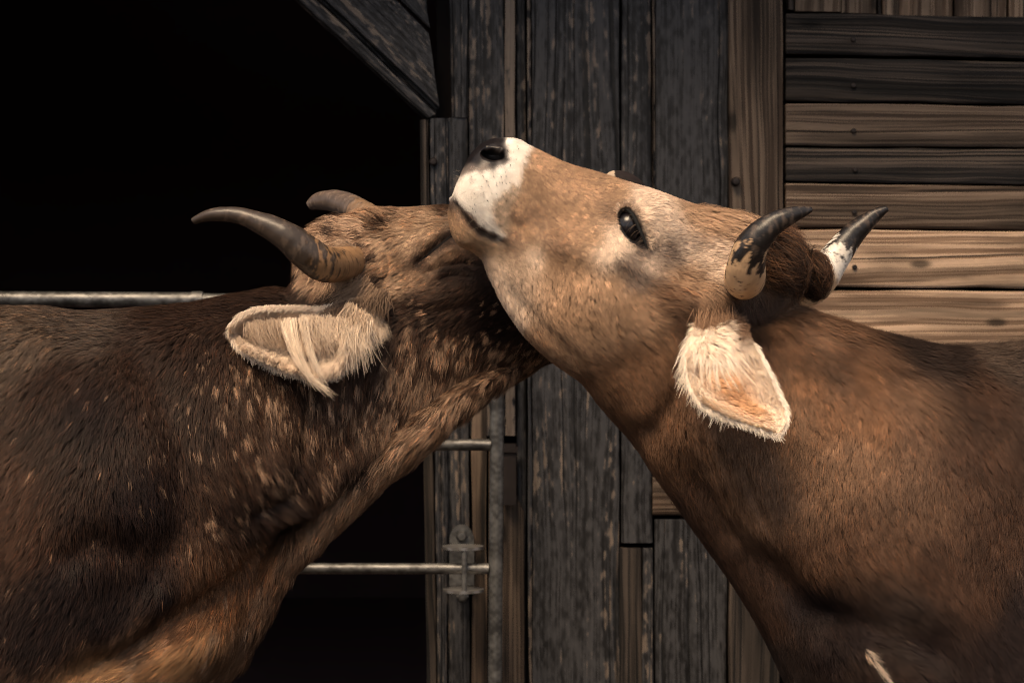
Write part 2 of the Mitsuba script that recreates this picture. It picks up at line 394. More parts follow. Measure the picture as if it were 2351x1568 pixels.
# ------------------------------------------------------------------ cows: a body is one skin drawn over sections from nose to tail
def body(st, n_head, n_head_iv, per_head=26, per_body=11, around=176):
    """st rows: top u, v, bottom u, v, half width, depth of the middle, boxiness, how much wider above than below."""
    st = np.asarray(st, float)
    k = np.arange(len(st))
    s = np.concatenate([np.linspace(i, i + 1, per_head if i < n_head_iv else per_body, endpoint=False) for i in range(len(st) - 1)] + [[len(st) - 1]])
    q = np.stack([Akima1DInterpolator(k, st[:, c])(s) for c in range(st.shape[1])], -1)
    y = q[:, 5]
    top, bot = P(q[:, 0], q[:, 1], y), P(q[:, 2], q[:, 3], y)
    a = np.linspace(0, 1, around, endpoint=False)
    ang = 2 * np.pi * (a + 0.07 * np.cos(2 * np.pi * a))               # denser on the side that faces the yard
    cc, ss = np.cos(ang), np.sin(ang)
    mid, half = (top + bot) / 2, (top - bot) / 2
    box_ = q[:, 6][:, None]
    w = q[:, 4][:, None] * np.sign(ss) * np.abs(ss) ** box_ * (1 + q[:, 7][:, None] * cc)
    v = mid[:, None] + half[:, None] * cc[None, :, None]
    v[..., 1] -= w
    return v, q


def close(v):
    n, m, _ = v.shape
    f = grid_faces(n, m, True)
    flat = v.reshape(-1, 3)
    N = len(flat)
    flat = np.vstack([flat, v[0].mean(0), v[-1].mean(0)])
    i = np.arange(m)
    j = (i + 1) % m
    f = np.vstack([f, np.stack([i, np.full(m, N), j], -1), np.stack([i + N - m, j + N - m, np.full(m, N + 1)], -1)])
    t = trimesh.Trimesh(flat, f, process=False)
    return flat, (f if t.volume > 0 else f[:, ::-1])


class Skin:
    """The near side of a body, for placing what sits on it."""

    def __init__(self, v, f):
        n = normals_of(v, f)
        on = n[:, 1] < -0.02
        self.v, self.n = v[on], n[on]
        s = FPX / (self.v[:, 1] - CAM_Y)
        self.tree = cKDTree(np.stack([1175.5 + self.v[:, 0] * s, 784 - (self.v[:, 2] - CAM_Z) * s], -1))

    def at(self, u, v):
        d, i = self.tree.query(np.stack(np.broadcast_arrays(np.asarray(u, float), np.asarray(v, float)), -1), k=4)
        w = 1 / (d + 0.5) ** 2
        w /= w.sum(-1, keepdims=True)
        y = (self.v[i][..., 1] * w).sum(-1)
        return P(u, v, y)


def carve(v, f, bumps=(), lines=()):
    """Bulges and hollows, grooves and ridges of the body, along the skin's normal. bumps: u, v, radius along, across, turn in degrees, height; lines: points, half width, height."""
    sk = Skin(v, f)
    n = normals_of(v, f)
    side = np.clip(np.abs(n[:, 1]) * 1.6, 0, 1)
    q = v[:, [0, 2]]
    d = np.zeros(len(v))
    px = 3.0 / FPX
    for u, w, ra, rb, turn, h in bumps:
        c = sk.at(u, w)[[0, 2]]
        t = math.radians(turn)
        e = (q - c) / px
        a, b = e[:, 0] * math.cos(t) - e[:, 1] * math.sin(t), e[:, 0] * math.sin(t) + e[:, 1] * math.cos(t)
        d += h * np.exp(-(a / ra) ** 2 - (b / rb) ** 2)
    for pts, hw, h in lines:
        L = sk.at([p[0] for p in pts], [p[1] for p in pts])[:, [0, 2]]
        e, t = seg_dist(q, L)
        fade = np.clip(np.minimum(t, 1 - t) * 6 + 0.25, 0, 1)
        d += h * np.exp(-(e / px / hw) ** 2) * fade
    return v + n * (d * side)[:, None]


def hollow(v, f, u, w, ra, rb, turn, depth, edge=0.25):
    """A hole with a clear rim: nostril or eye opening."""
    sk = Skin(v, f)
    n = normals_of(v, f)
    c = sk.at(u, w)
    t = math.radians(turn)
    e = (v[:, [0, 2]] - c[[0, 2]]) / (3.0 / FPX)
    a, b = e[:, 0] * math.cos(t) - e[:, 1] * math.sin(t), e[:, 0] * math.sin(t) + e[:, 1] * math.cos(t)
    r = np.sqrt((a / ra) ** 2 + (b / rb) ** 2)
    k = np.clip((1 - r) / edge, 0, 1)
    k = k * k * (3 - 2 * k) * (n[:, 1] < 0.1)
    return v + np.array([0, depth, 0]) * k[:, None]


def fur(key, v, f, count, dens, flow, length, color, rng, lift=0.22, width=0.0011, spacing=0.011, pull=0.55, mat='hair', bend=0.5, jitter=0.22):
    """Short hair: one thin ribbon per strand, combed by flow and gathered into locks."""
    n = normals_of(v, f)
    cen = v[f].mean(1)
    ar = np.linalg.norm(np.cross(v[f[:, 1]] - v[f[:, 0]], v[f[:, 2]] - v[f[:, 0]]), axis=1) * dens(cen, unit(n[f].mean(1)))

    def scatter(m):
        k = rng.choice(len(f), m, p=ar / ar.sum())
        b = rng.random((m, 2))
        b[b.sum(1) > 1] = 1 - b[b.sum(1) > 1]
        w = np.stack([1 - b.sum(1), b[:, 0], b[:, 1]], -1)[..., None]
        return (v[f[k]] * w).sum(1), unit((n[f[k]] * w).sum(1))

    p, nn = scatter(count)
    locks, ln = scatter(max(int(ar.sum() / 2 / spacing ** 2), 8))

    def comb(p, nn, j):
        d = flow(p)
        d = unit(d - nn * (d * nn).sum(1, keepdims=True))
        s = np.cross(nn, d)
        a = rng.normal(0, j, len(p))[:, None]
        return unit(d * np.cos(a) + s * np.sin(a))

    _, which = cKDTree(locks).query(p)
    d = comb(p, nn, jitter)
    ld = comb(locks, ln, 0.16)
    L = length(p) * rng.uniform(0.65, 1.25, len(p))
    lockL = rng.uniform(0.8, 1.2, len(locks))
    up = (lift * rng.uniform(0.5, 1.5, len(p)) * np.clip(L / 0.011, 0.3, 1.0))[:, None]
    goal = locks[which] + ld[which] * (L * lockL[which])[:, None]
    pl = (pull * np.clip(L / 0.013, 0.25, 1.0))[:, None]
    tip = (p + d * L[:, None]) * (1 - pl) + goal * pl + nn * (L[:, None] * up)
    mid = p + (tip - p) * 0.5 + nn * (L[:, None] * up * bend)
    col = color(p, nn, which, len(locks), rng)
    t1 = unit(tip - p)
    s = unit(np.cross(nn, t1) + nn * rng.normal(0, 0.25, len(p))[:, None])
    w = (width * rng.uniform(0.7, 1.3, len(p)))[:, None] / 2
    root = p - nn * 0.001
    mid = mid - (tip - p) * 0.08
    V = np.stack([root, mid - s * w, mid + s * w, tip], 1)
    tilt = unit(nn - t1 * (nn * t1).sum(1, keepdims=True) * 0.8)
    N = np.stack([tilt, unit(tilt - s * 0.5), unit(tilt + s * 0.5), tilt], 1)
    C = np.clip(col[:, None] * np.array([0.80, 1.0, 1.0, 1.12])[None, :, None], 0, 0.95)
    base = np.arange(len(p))[:, None] * 4
    F = np.concatenate([base + [0, 2, 1], base + [1, 2, 3]])
    put(key, V.reshape(-1, 3), F, mat, n=N.reshape(-1, 3), color=C.reshape(-1, 3))


def in_view(p, margin=60):
    s = FPX / (p[:, 1] - CAM_Y)
    u, w = 1175.5 + p[:, 0] * s, 784 - (p[:, 2] - CAM_Z) * s
    return (u > -margin) & (u < 2351 + margin) & (w > -margin) & (w < 1568 + margin)


def legs(v, f, roots, near, rolls=()):
    """Upright legs, and rolls of skin along a line (u, v, depth, radius), joined to the body's skin."""
    import manifold3d as m3
    M = lambda v, f: m3.Manifold(m3.Mesh(np.ascontiguousarray(v, np.float32), np.ascontiguousarray(f, np.uint32)))
    out = M(v, f)
    for x, y, hind in roots:
        back = 0.05 if hind else 0.0
        pts = [(0, 0.80, 0.12), (0.0, 0.62, 0.098), (back * near * 0.5, 0.45, 0.062), (back * near * 1.6, 0.40, 0.05), (back * near, 0.22, 0.038), (back * near * 0.9, 0.12, 0.045), (0.0, 0.07, 0.05), (0.0, 0.0, 0.062)]
        path = np.array([[x + a, y, z] for a, z, r in pts])
        k = np.linspace(0, len(pts) - 1, 40)
        path = PchipInterpolator(np.arange(len(pts)), path)(k)
        r = PchipInterpolator(np.arange(len(pts)), [r for *_, r in pts])(k)
        tv, tf = tube(path, r, 24, up=(1, 0, 0))
        if trimesh.Trimesh(tv, tf, process=False).volume < 0:
            tf = tf[:, ::-1]
        out = out + M(tv, tf)
    for roll in rolls:
        r_ = np.array(roll, float)
        k = np.linspace(0, len(r_) - 1, 110)
        path = Akima1DInterpolator(np.arange(len(r_)), P(r_[:, 0], r_[:, 1], r_[:, 2]))(k)
        tv, tf = tube(path, PchipInterpolator(np.arange(len(r_)), r_[:, 3] * 3.05 / FPX)(k), 36, up=(0, 1, 0.1))
        tv = tv + normals_of(tv, tf) * ((fbm(tv, 22, 3, 4) - 0.5) * 0.012)[:, None]
        if trimesh.Trimesh(tv, tf, process=False).volume < 0:
            tf = tf[:, ::-1]
        out = out + M(tv, tf)
    mesh = out.to_mesh()
    return np.asarray(mesh.vert_properties[:, :3], float), np.asarray(mesh.tri_verts, int)


def horn(key, path, radii, color, seed, n=150, sides=48):
    path = np.array([P(*p) for p in path])
    k = np.linspace(0, len(path) - 1, n)
    q = Akima1DInterpolator(np.arange(len(path)), path)(k)
    r = PchipInterpolator(np.arange(len(path)), np.array(radii) * 1e-3)(k)
    v, f = tube(q, r, sides, rough=0.0022, seed=seed, up=(0.2, 0.3, 1))
    s = np.concatenate([np.repeat(np.linspace(0, 1, n), sides), [0, 1]])
    rings = (0.0005 * np.sin(s * 120 + 4 * fbm(v, 20, 2, seed)) * np.clip(1 - s * 1.8, 0, 1))
    v = v + normals_of(v, f) * rings[:, None]
    put(key, v, f, 'horn_keratin', color=np.clip(color(s, v), 0.003, 0.9))
    return q


def cup(key, edge_a, edge_b, deep, inner, outer, ns=70, nt=44, thick=0.005, curl=0.0):
    """An ear: a cupped leaf between two edges (u, v, depth), hollow towards the yard, with its own thickness. Returns its mesh."""
    ea, eb = np.array([P(*p) for p in edge_a]), np.array([P(*p) for p in edge_b])
    s = np.linspace(0, 1, ns)
    A = Akima1DInterpolator(np.linspace(0, 1, len(ea)), ea)(s)
    Bq = Akima1DInterpolator(np.linspace(0, 1, len(eb)), eb)(s)
    t = np.linspace(-1, 1, nt)
    D = PchipInterpolator(np.linspace(0, 1, len(deep)), deep)(s)
    tt = (t + 1) / 2
    g_ = A[:, None] * (1 - tt)[None, :, None] + Bq[:, None] * tt[None, :, None]
    g_[..., 1] += D[:, None] * (1 - np.abs(t)[None] ** 2.4)
    v = g_.reshape(-1, 3)
    f = grid_faces(ns, nt)
    n = normals_of(v, f)
    if n[:, 1].mean() > 0:
        f, n = f[:, ::-1], -n
    edge_t = np.minimum(1 - np.abs(t)[None] * np.ones((ns, 1)), np.minimum(s, 1 - s)[:, None] * 4).reshape(-1)
    back = v - n * (thick * (0.25 + 0.75 * np.clip(edge_t * 6, 0, 1)))[:, None]
    k = len(v)
    ring = np.concatenate([np.arange(nt), np.arange(1, ns) * nt + nt - 1, (ns - 1) * nt + np.arange(nt - 2, -1, -1), np.arange(ns - 2, 0, -1) * nt])
    i, j = ring, np.roll(ring, -1)
    V = np.vstack([v, back])
    F = np.vstack([f, f[:, ::-1] + k, np.stack([i, j, j + k], -1), np.stack([i, j + k, i + k], -1)])
    st_ = np.stack(np.meshgrid(s, t, indexing='ij'), -1).reshape(-1, 2)
    col = np.vstack([inner(st_, v), outer(st_, v)])
    put(key, V, F, 'hide', color=np.clip(col, 0.004, 0.9))
    return v, f, st_


def lock(key, roots, curves, width, cols, rng, mat='hair', spread=0.004):
    """Long hair: strands along given curves (n, k, 3)."""
    c = np.asarray(curves)
    n, k, _ = c.shape
    t = unit(np.gradient(c, axis=1))
    view = np.array([0.15, -1.0, 0.35]) + rng.normal(0, 0.5, (n, 1, 3))
    s = unit(np.cross(t, view))
    taper = np.linspace(1, 0.25, k)[None, :, None]
    w = width * taper * rng.uniform(0.7, 1.3, (n, 1, 1)) / 2
    V = np.stack([c - s * w, c + s * w], 2).reshape(n, k * 2, 3)
    nn = unit(np.cross(s, t))
    nn = np.where((nn[..., 1] + -0.3 * nn[..., 2])[..., None] > 0, -nn, nn)
    N = np.stack([unit(nn - s * 0.5), unit(nn + s * 0.5)], 2).reshape(n, k * 2, 3)
    i = np.arange(k - 1) * 2
    one = np.vstack([np.stack([i, i + 1, i + 3], -1), np.stack([i, i + 3, i + 2], -1)])
    F = (one[None] + (np.arange(n) * k * 2)[:, None, None]).reshape(-1, 3)
    C = np.repeat(np.asarray(cols)[:, None], k * 2, 1)
    put(key, V.reshape(-1, 3), F, mat, n=N.reshape(-1, 3), color=np.clip(C.reshape(-1, 3), 0, 0.95))


def flow_field(sk, arrows):
    a = np.asarray(arrows, float)
    pts = sk.at(a[:, 0], a[:, 1])[:, [0, 2]]
    d = unit(np.stack([a[:, 2], -a[:, 3]], -1))

    def flow(p):
        q = p[:, [0, 2]] + 0.012 * (np.stack([fbm(p, 14, 2, 3), fbm(p, 14, 2, 8)], -1) - 0.5)
        d2 = shepard(q, pts, d, 1.7)
        wave = (fbm(p, 9, 2, 21) - 0.5) * 0.9
        c, s = np.cos(wave), np.sin(wave)
        return np.stack([d2[:, 0] * c - d2[:, 1] * s, np.full(len(p), 0.0), d2[:, 0] * s + d2[:, 1] * c], -1)
    return flow


def coat_field(sk, marks, warp=0.02, eps=0.00002):
    m = np.asarray(marks, float)
    pts = sk.at(m[:, 0], m[:, 1])[:, [0, 2]]

    def coat(p):
        q = p[:, [0, 2]] + warp * (np.stack([fbm(p, 11, 3, 5), fbm(p, 11, 3, 6)], -1) - 0.5)
        return shepard(q, pts, m[:, 2:5] ** 0.5, 2.0, eps) ** 2
    return coat


def number_field(sk, marks):
    m = np.asarray(marks, float)
    pts = sk.at(m[:, 0], m[:, 1])[:, [0, 2]]
    return lambda p: shepard(p[:, [0, 2]], pts, m[:, 2:3], 2.0, 0.00006)[:, 0]

#@@COWS
# ------------------------------------------------------------------ the fawn cow with its chin raised
ra = np.random.default_rng(11)
st = [  # top u, v, bottom u, v, half width, middle depth, boxiness, wider above
    (1064, 395, 1034, 474, 0.020, -0.02, 0.8, 0.0), (1072, 372, 1029, 487, 0.044, -0.02, 0.75, 0.05), (1088, 347, 1030, 508, 0.058, -0.02, 0.75, 0.05),
    (1118, 325, 1037, 535, 0.069, -0.02, 0.75, 0.05), (1160, 318, 1052, 557, 0.074, -0.02, 0.75, 0.05), (1200, 327, 1086, 577, 0.072, -0.02, 0.75, 0.08),
    (1250, 354, 1106, 594, 0.068, -0.02, 0.75, 0.12), (1320, 384, 1120, 627, 0.067, -0.02, 0.75, 0.15), (1400, 407, 1141, 670, 0.075, -0.02, 0.75, 0.2),
    (1480, 434, 1172, 722, 0.090, -0.02, 0.75, 0.22), (1560, 463, 1212, 775, 0.104, -0.02, 0.75, 0.22), (1640, 487, 1262, 822, 0.110, -0.015, 0.75, 0.16),
    (1700, 500, 1312, 857, 0.110, -0.01, 0.78, 0.06), (1755, 518, 1348, 888, 0.108, -0.005, 0.8, 0.0), (1795, 552, 1378, 925, 0.108, 0.0, 0.82, -0.04),
    (1813, 605, 1406, 958, 0.110, 0.005, 0.85, -0.08), (1814, 652, 1436, 990, 0.115, 0.01, 0.88, -0.1), (1822, 692, 1462, 1022, 0.120, 0.015, 0.9, -0.1),
    (1855, 716, 1502, 1080, 0.130, 0.02, 0.9, -0.08), (1925, 742, 1562, 1165, 0.150, 0.03, 0.9, -0.02), (2012, 770, 1630, 1260, 0.175, 0.04, 0.9, 0.0),
    (2110, 795, 1712, 1378, 0.205, 0.05, 0.88, -0.05), (2220, 801, 1786, 1510, 0.235, 0.06, 0.85, -0.1), (2340, 790, 1870, 1690, 0.26, 0.07, 0.82, -0.15),
    (2500, 788, 2050, 1860, 0.28, 0.08, 0.8, -0.2), (2900, 800, 2500, 1900, 0.31, 0.08, 0.8, -0.2), (3500, 790, 3300, 1880, 0.30, 0.08, 0.8, -0.1),
    (3900, 830, 3800, 1760, 0.24, 0.08, 0.85, 0.1), (4080, 960, 4040, 1500, 0.15, 0.08, 0.9, 0.0), (4120, 1060, 4110, 1360, 0.06, 0.08, 1.0, 0.0)]
V, _ = body(st, 0, 16)
V, F = close(V)
V = carve(V, F, bumps=[
    (1508, 488, 62, 42, 30, 0.018), (1432, 588, 60, 26, 45, 0.007), (1400, 700, 120, 110, 0, 0.012), (1120, 440, 62, 70, 0, 0.007), (1060, 545, 36, 30, 30, 0.008),
    (1225, 480, 55, 60, 0, -0.006), (1600, 575, 55, 40, 20, -0.010), (1180, 640, 40, 60, 30, 0.004), (1560, 690, 60, 50, 0, 0.008), (1300, 560, 150, 40, 18, 0.005),
    (1640, 690, 45, 45, 0, 0.014), (1760, 1000, 160, 220, 20, 0.012), (2150, 1150, 260, 330, 0, 0.03), (1560, 1000, 50, 150, 25, 0.008), (1190, 530, 40, 22, 60, -0.004)],
    lines=[([(1040, 462), (1058, 490), (1095, 528), (1152, 556)], 6, -0.011), ([(1455, 590), (1390, 600), (1290, 575), (1230, 545)], 26, 0.005),
           ([(1590, 800), (1570, 880), (1520, 960), (1470, 1010)], 34, -0.014), ([(1560, 1000), (1640, 1160), (1740, 1310), (1830, 1400), (1960, 1440)], 40, -0.020),
           ([(1700, 1250), (1850, 1370), (2050, 1440), (2200, 1520)], 46, -0.014), ([(1690, 760), (1760, 735), (1822, 690)], 22, -0.016),
           ([(1540, 640), (1600, 650), (1660, 610)], 24, -0.006), ([(1610, 985), (1632, 1070), (1668, 1160)], 9, -0.006), ([(1655, 1010), (1680, 1100), (1722, 1200)], 10, -0.006), ([(1700, 1030), (1728, 1120), (1775, 1215)], 11, -0.005), ([(1790, 860), (1800, 960), (1790, 1060)], 16, -0.005), ([(1590, 1090), (1650, 1210), (1720, 1310)], 10, -0.006), ([(1560, 1075), (1640, 1215), (1740, 1370), (1800, 1480)], 14, -0.006), ([(1150, 640), (1240, 740), (1330, 830)], 20, -0.005)])
V = carve(V, F, bumps=[(1130, 338, 22, 12, 10, 0.004)])
V = hollow(V, F, 1131, 356, 31, 15, 8, 0.024, 0.5)
V = carve(V, F, lines=[([(1112, 341), (1128, 348), (1146, 345), (1158, 350)], 6, 0.006)])
sk0 = Skin(V, F)                                     # before the eye opens
V = hollow(V, F, 1453, 527, 50, 22, 53, 0.022, 0.30)
V = carve(V, F, lines=[([(1405, 520), (1420, 550), (1445, 575), (1480, 592)], 5, -0.0025), ([(1500, 500), (1512, 540), (1510, 575)], 8, -0.003)])
sk = sk0
V, F = legs(V, F, [(0.72, -0.04, 0), (0.72, 0.20, 0), (1.72, -0.04, 1), (1.72, 0.20, 1)], 1)
WHITE, TAN, BRN, DRK = (0.86, 0.80, 0.71), (0.365, 0.230, 0.148), (0.145, 0.080, 0.048), (0.030, 0.018, 0.014)
PALE, GREY, BLK, RED = (0.62, 0.48, 0.365), (0.13, 0.098, 0.085), (0.010, 0.008, 0.009), (0.150, 0.078, 0.044)
C = lambda c, *uv: [(u, v, *c) for u, v in uv]


def warm(r, g, b):
    k = 1.0 if 0.02 < r < 0.5 and r > 1.3 * b else 0.0       # brown hair is redder than the skin-pink and black marks
    return r * (1 + 0.0 * k), g * (1 - 0.02 * k), b * (1 - 0.08 * k)


marks = (C(BLK, (1064, 384), (1066, 372), (1075, 362), (1090, 345), (1105, 331), (1130, 321), (1150, 320), (1152, 345), (1157, 362), (1132, 372), (1104, 372), (1086, 368), (1115, 350), (1135, 340), (1122, 328), (1145, 333))
         + C((0.15, 0.12, 0.11), (1066, 397), (1085, 388), (1110, 384)) + C((0.24, 0.20, 0.18), (1142, 340))
         + C(WHITE, (1168, 322), (1175, 335), (1200, 332), (1192, 355), (1174, 352), (1170, 374), (1190, 385), (1186, 410), (1148, 388), (1118, 398), (1092, 402), (1074, 412), (1062, 432), (1066, 450), (1100, 425), (1140, 420), (1166, 420), (1090, 470), (1115, 455), (1138, 440), (1112, 490), (1128, 530), (1143, 546), (1080, 465), (1100, 500), (1114, 518))
         + C((0.46, 0.34, 0.25), (1150, 466), (1142, 486), (1140, 508), (1150, 528), (1165, 446), (1178, 425))
         + C((0.05, 0.035, 0.03), (1047, 468), (1060, 490), (1076, 509), (1095, 527), (1122, 543), (1150, 556)) + C((0.50, 0.30, 0.17), (1040, 490), (1045, 510), (1058, 520)) + C((0.45, 0.30, 0.19), (1060, 550), (1080, 560), (1100, 560), (1070, 530), (1120, 575))  # dark marks along the mouth groove paint the shadow under the upper lip
         + C(TAN, (1226, 356), (1214, 390), (1208, 420), (1200, 452), (1260, 380), (1330, 420), (1400, 440), (1280, 460), (1330, 490), (1240, 430), (1190, 480), (1360, 540), (1280, 600), (1330, 640), (1400, 650), (1450, 700), (1300, 720), (1360, 760), (1480, 740), (1090, 570), (1070, 545))
         + C((0.09, 0.055, 0.038), (1290, 575), (1188, 512)) + C((0.20, 0.125, 0.085), (1168, 549), (1212, 490), (1180, 500), (1400, 488), (1300, 560), (1282, 560)) + C(TAN, (1310, 590), (1270, 590), (1200, 530), (1170, 530), (1310, 545))
         + C(PALE, (1500, 460), (1520, 500), (1540, 520), (1410, 540), (1425, 575), (1480, 610), (1390, 580), (1560, 560), (1620, 600), (1650, 620), (1120, 600), (1125, 640), (1150, 690), (1185, 740), (1230, 590), (1640, 560), (1480, 465))
         + C(GREY, (1430, 600), (1460, 640), (1470, 590), (1530, 575)) + C(TAN, (1580, 490), (1620, 510), (1660, 530), (1560, 640), (1600, 680))
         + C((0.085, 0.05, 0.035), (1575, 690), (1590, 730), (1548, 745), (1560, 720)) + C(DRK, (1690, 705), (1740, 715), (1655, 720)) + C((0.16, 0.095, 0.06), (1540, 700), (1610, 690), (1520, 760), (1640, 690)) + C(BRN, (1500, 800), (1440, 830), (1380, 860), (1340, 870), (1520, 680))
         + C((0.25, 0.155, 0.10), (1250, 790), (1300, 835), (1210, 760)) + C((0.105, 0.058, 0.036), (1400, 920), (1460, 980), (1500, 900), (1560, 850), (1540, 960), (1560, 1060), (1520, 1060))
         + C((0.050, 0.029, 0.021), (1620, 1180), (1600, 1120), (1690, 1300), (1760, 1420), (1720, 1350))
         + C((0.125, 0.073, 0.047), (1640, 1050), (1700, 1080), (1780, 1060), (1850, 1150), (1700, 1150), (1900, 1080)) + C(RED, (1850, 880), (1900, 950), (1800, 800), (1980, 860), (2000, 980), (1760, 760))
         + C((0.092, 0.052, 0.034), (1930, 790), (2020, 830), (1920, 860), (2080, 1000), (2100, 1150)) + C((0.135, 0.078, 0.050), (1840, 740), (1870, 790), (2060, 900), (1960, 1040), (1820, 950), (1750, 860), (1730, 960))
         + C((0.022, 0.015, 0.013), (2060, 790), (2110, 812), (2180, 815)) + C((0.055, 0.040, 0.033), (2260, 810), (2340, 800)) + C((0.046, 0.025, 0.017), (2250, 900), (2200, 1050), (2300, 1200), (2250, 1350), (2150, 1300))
         + C((0.062, 0.034, 0.022), (1950, 1250), (2050, 1250), (1850, 1280)) + C((0.018, 0.012, 0.011), (1850, 1390), (1950, 1450), (1900, 1500), (2100, 1480), (2300, 1500), (2340, 1400)) + C((0.034, 0.024, 0.021), (1800, 1480), (1850, 1540), (2050, 1400))  # dark front of the coat, with shade toward the bottom painted in
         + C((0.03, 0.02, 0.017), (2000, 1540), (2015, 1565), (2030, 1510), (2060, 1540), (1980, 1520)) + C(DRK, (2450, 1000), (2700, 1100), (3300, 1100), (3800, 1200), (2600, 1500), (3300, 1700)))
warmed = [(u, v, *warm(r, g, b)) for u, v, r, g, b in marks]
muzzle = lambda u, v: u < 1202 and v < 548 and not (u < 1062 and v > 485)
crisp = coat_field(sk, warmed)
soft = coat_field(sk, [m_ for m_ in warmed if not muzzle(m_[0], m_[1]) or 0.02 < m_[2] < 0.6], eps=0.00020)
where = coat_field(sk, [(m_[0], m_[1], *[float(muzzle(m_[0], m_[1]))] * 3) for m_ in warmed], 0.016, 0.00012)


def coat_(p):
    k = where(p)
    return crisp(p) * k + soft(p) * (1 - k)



eye_c = sk.at(1453, 527)[[0, 2]]


def in_eye(p):
    e = (p[:, [0, 2]] - eye_c) / (3.0 / FPX)
    t = math.radians(53)
    a, b = e[:, 0] * math.cos(t) - e[:, 1] * math.sin(t), e[:, 0] * math.sin(t) + e[:, 1] * math.cos(t)
    return np.sqrt((a / 49) ** 2 + (b / 21) ** 2)


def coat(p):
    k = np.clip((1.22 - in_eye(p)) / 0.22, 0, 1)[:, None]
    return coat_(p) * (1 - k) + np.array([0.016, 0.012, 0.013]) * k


streak = sk.at([1985, 2000, 2022, 2055], [1488, 1508, 1534, 1580])[:, [0, 2]]
follicles = sk.at(*np.array([(1076 + x, 402 + y) for x, y in ra.uniform(0, 1, (36, 2)) * [95, 85]]).T)[:, [0, 2]]
follicles = np.vstack([follicles, sk.at(*np.array([(1165, 345), (1178, 350), (1185, 365), (1172, 362), (1190, 342), (1172, 378), (1160, 395), (1150, 405), (1188, 335)]).T)[:, [0, 2]]])


def flecks(p, base, pale, amount, f1=70, f2=16):
    return base


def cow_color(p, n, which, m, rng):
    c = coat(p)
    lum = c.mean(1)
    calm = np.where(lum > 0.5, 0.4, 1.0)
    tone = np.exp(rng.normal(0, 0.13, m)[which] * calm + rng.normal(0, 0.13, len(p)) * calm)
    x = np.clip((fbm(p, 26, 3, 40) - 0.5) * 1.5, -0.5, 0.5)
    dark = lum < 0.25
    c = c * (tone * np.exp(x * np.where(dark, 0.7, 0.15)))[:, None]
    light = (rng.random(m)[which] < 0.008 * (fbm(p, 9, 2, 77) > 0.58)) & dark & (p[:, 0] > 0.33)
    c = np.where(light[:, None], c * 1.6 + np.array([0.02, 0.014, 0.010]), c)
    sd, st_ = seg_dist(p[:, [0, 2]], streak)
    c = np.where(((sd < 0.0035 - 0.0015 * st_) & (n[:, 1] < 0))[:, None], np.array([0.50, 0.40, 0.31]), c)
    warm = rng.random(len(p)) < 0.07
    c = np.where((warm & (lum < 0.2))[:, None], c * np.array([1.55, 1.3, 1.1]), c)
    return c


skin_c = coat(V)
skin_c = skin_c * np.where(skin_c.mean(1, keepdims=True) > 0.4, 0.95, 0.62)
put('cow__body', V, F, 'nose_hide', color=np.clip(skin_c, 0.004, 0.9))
arrows = [(1080, 400, 0.3, 1), (1150, 400, 0.4, 1), (1110, 470, 0.5, 1), (1180, 450, 0.5, 0.9), (1130, 530, 0.8, 0.7), (1060, 530, 0.5, 0.8), (1230, 370, 0.7, 0.6), (1300, 420, 0.8, 0.55), (1400, 440, 0.85, 0.5), (1300, 500, 0.8, 0.6),
          (1250, 560, 0.6, 0.8), (1350, 560, 0.6, 0.7), (1400, 500, 0.9, 0.2), (1480, 460, 0.8, -0.3), (1530, 500, 0.9, 0.4), (1600, 500, 0.9, 0.4), (1680, 520, 1, 0.3), (1420, 560, -0.1, 1), (1450, 620, 0.3, 1), (1520, 600, 0.8, 0.4), (1600, 600, 0.9, -0.1),
          (1250, 680, 0.25, 1), (1330, 640, 0.1, 1), (1200, 720, 0.3, 1), (1400, 700, 0.3, 0.9), (1480, 760, 0.9, 0.5), (1380, 790, 0.8, 0.7), (1520, 700, 0.9, 0.0), (1560, 760, 0.4, 1), (1620, 720, 0.5, 0.9), (1300, 820, 0.7, 0.8),
          (1420, 900, 0.4, 1), (1500, 950, 0.2, 1), (1600, 1050, 0.15, 1), (1560, 880, 0.1, 1), (1650, 1200, 0.35, 1), (1750, 1380, 0.4, 1), (1850, 1520, 0.3, 1), (1750, 1050, 0.05, 1), (1850, 900, 0.1, 1), (1850, 750, 0.8, 0.8), (1950, 780, 0.7, 0.7),
          (1940, 850, 0.5, 0.8), (2050, 880, 0.6, 0.7), (2000, 1000, 0.1, 1), (1850, 1200, 0.1, 1), (1950, 1350, 0.6, 0.7), (2050, 1450, 0.8, 0.5), (2150, 1100, 0.1, 1), (2250, 900, 0.3, 1), (2300, 800, 1, 0.2), (2150, 800, 1, 0.3), (2300, 1200, 0.1, 1), (2250, 1500, 0.5, 0.9), (3000, 1100, 0.3, 1)]
flow = flow_field(sk, arrows)
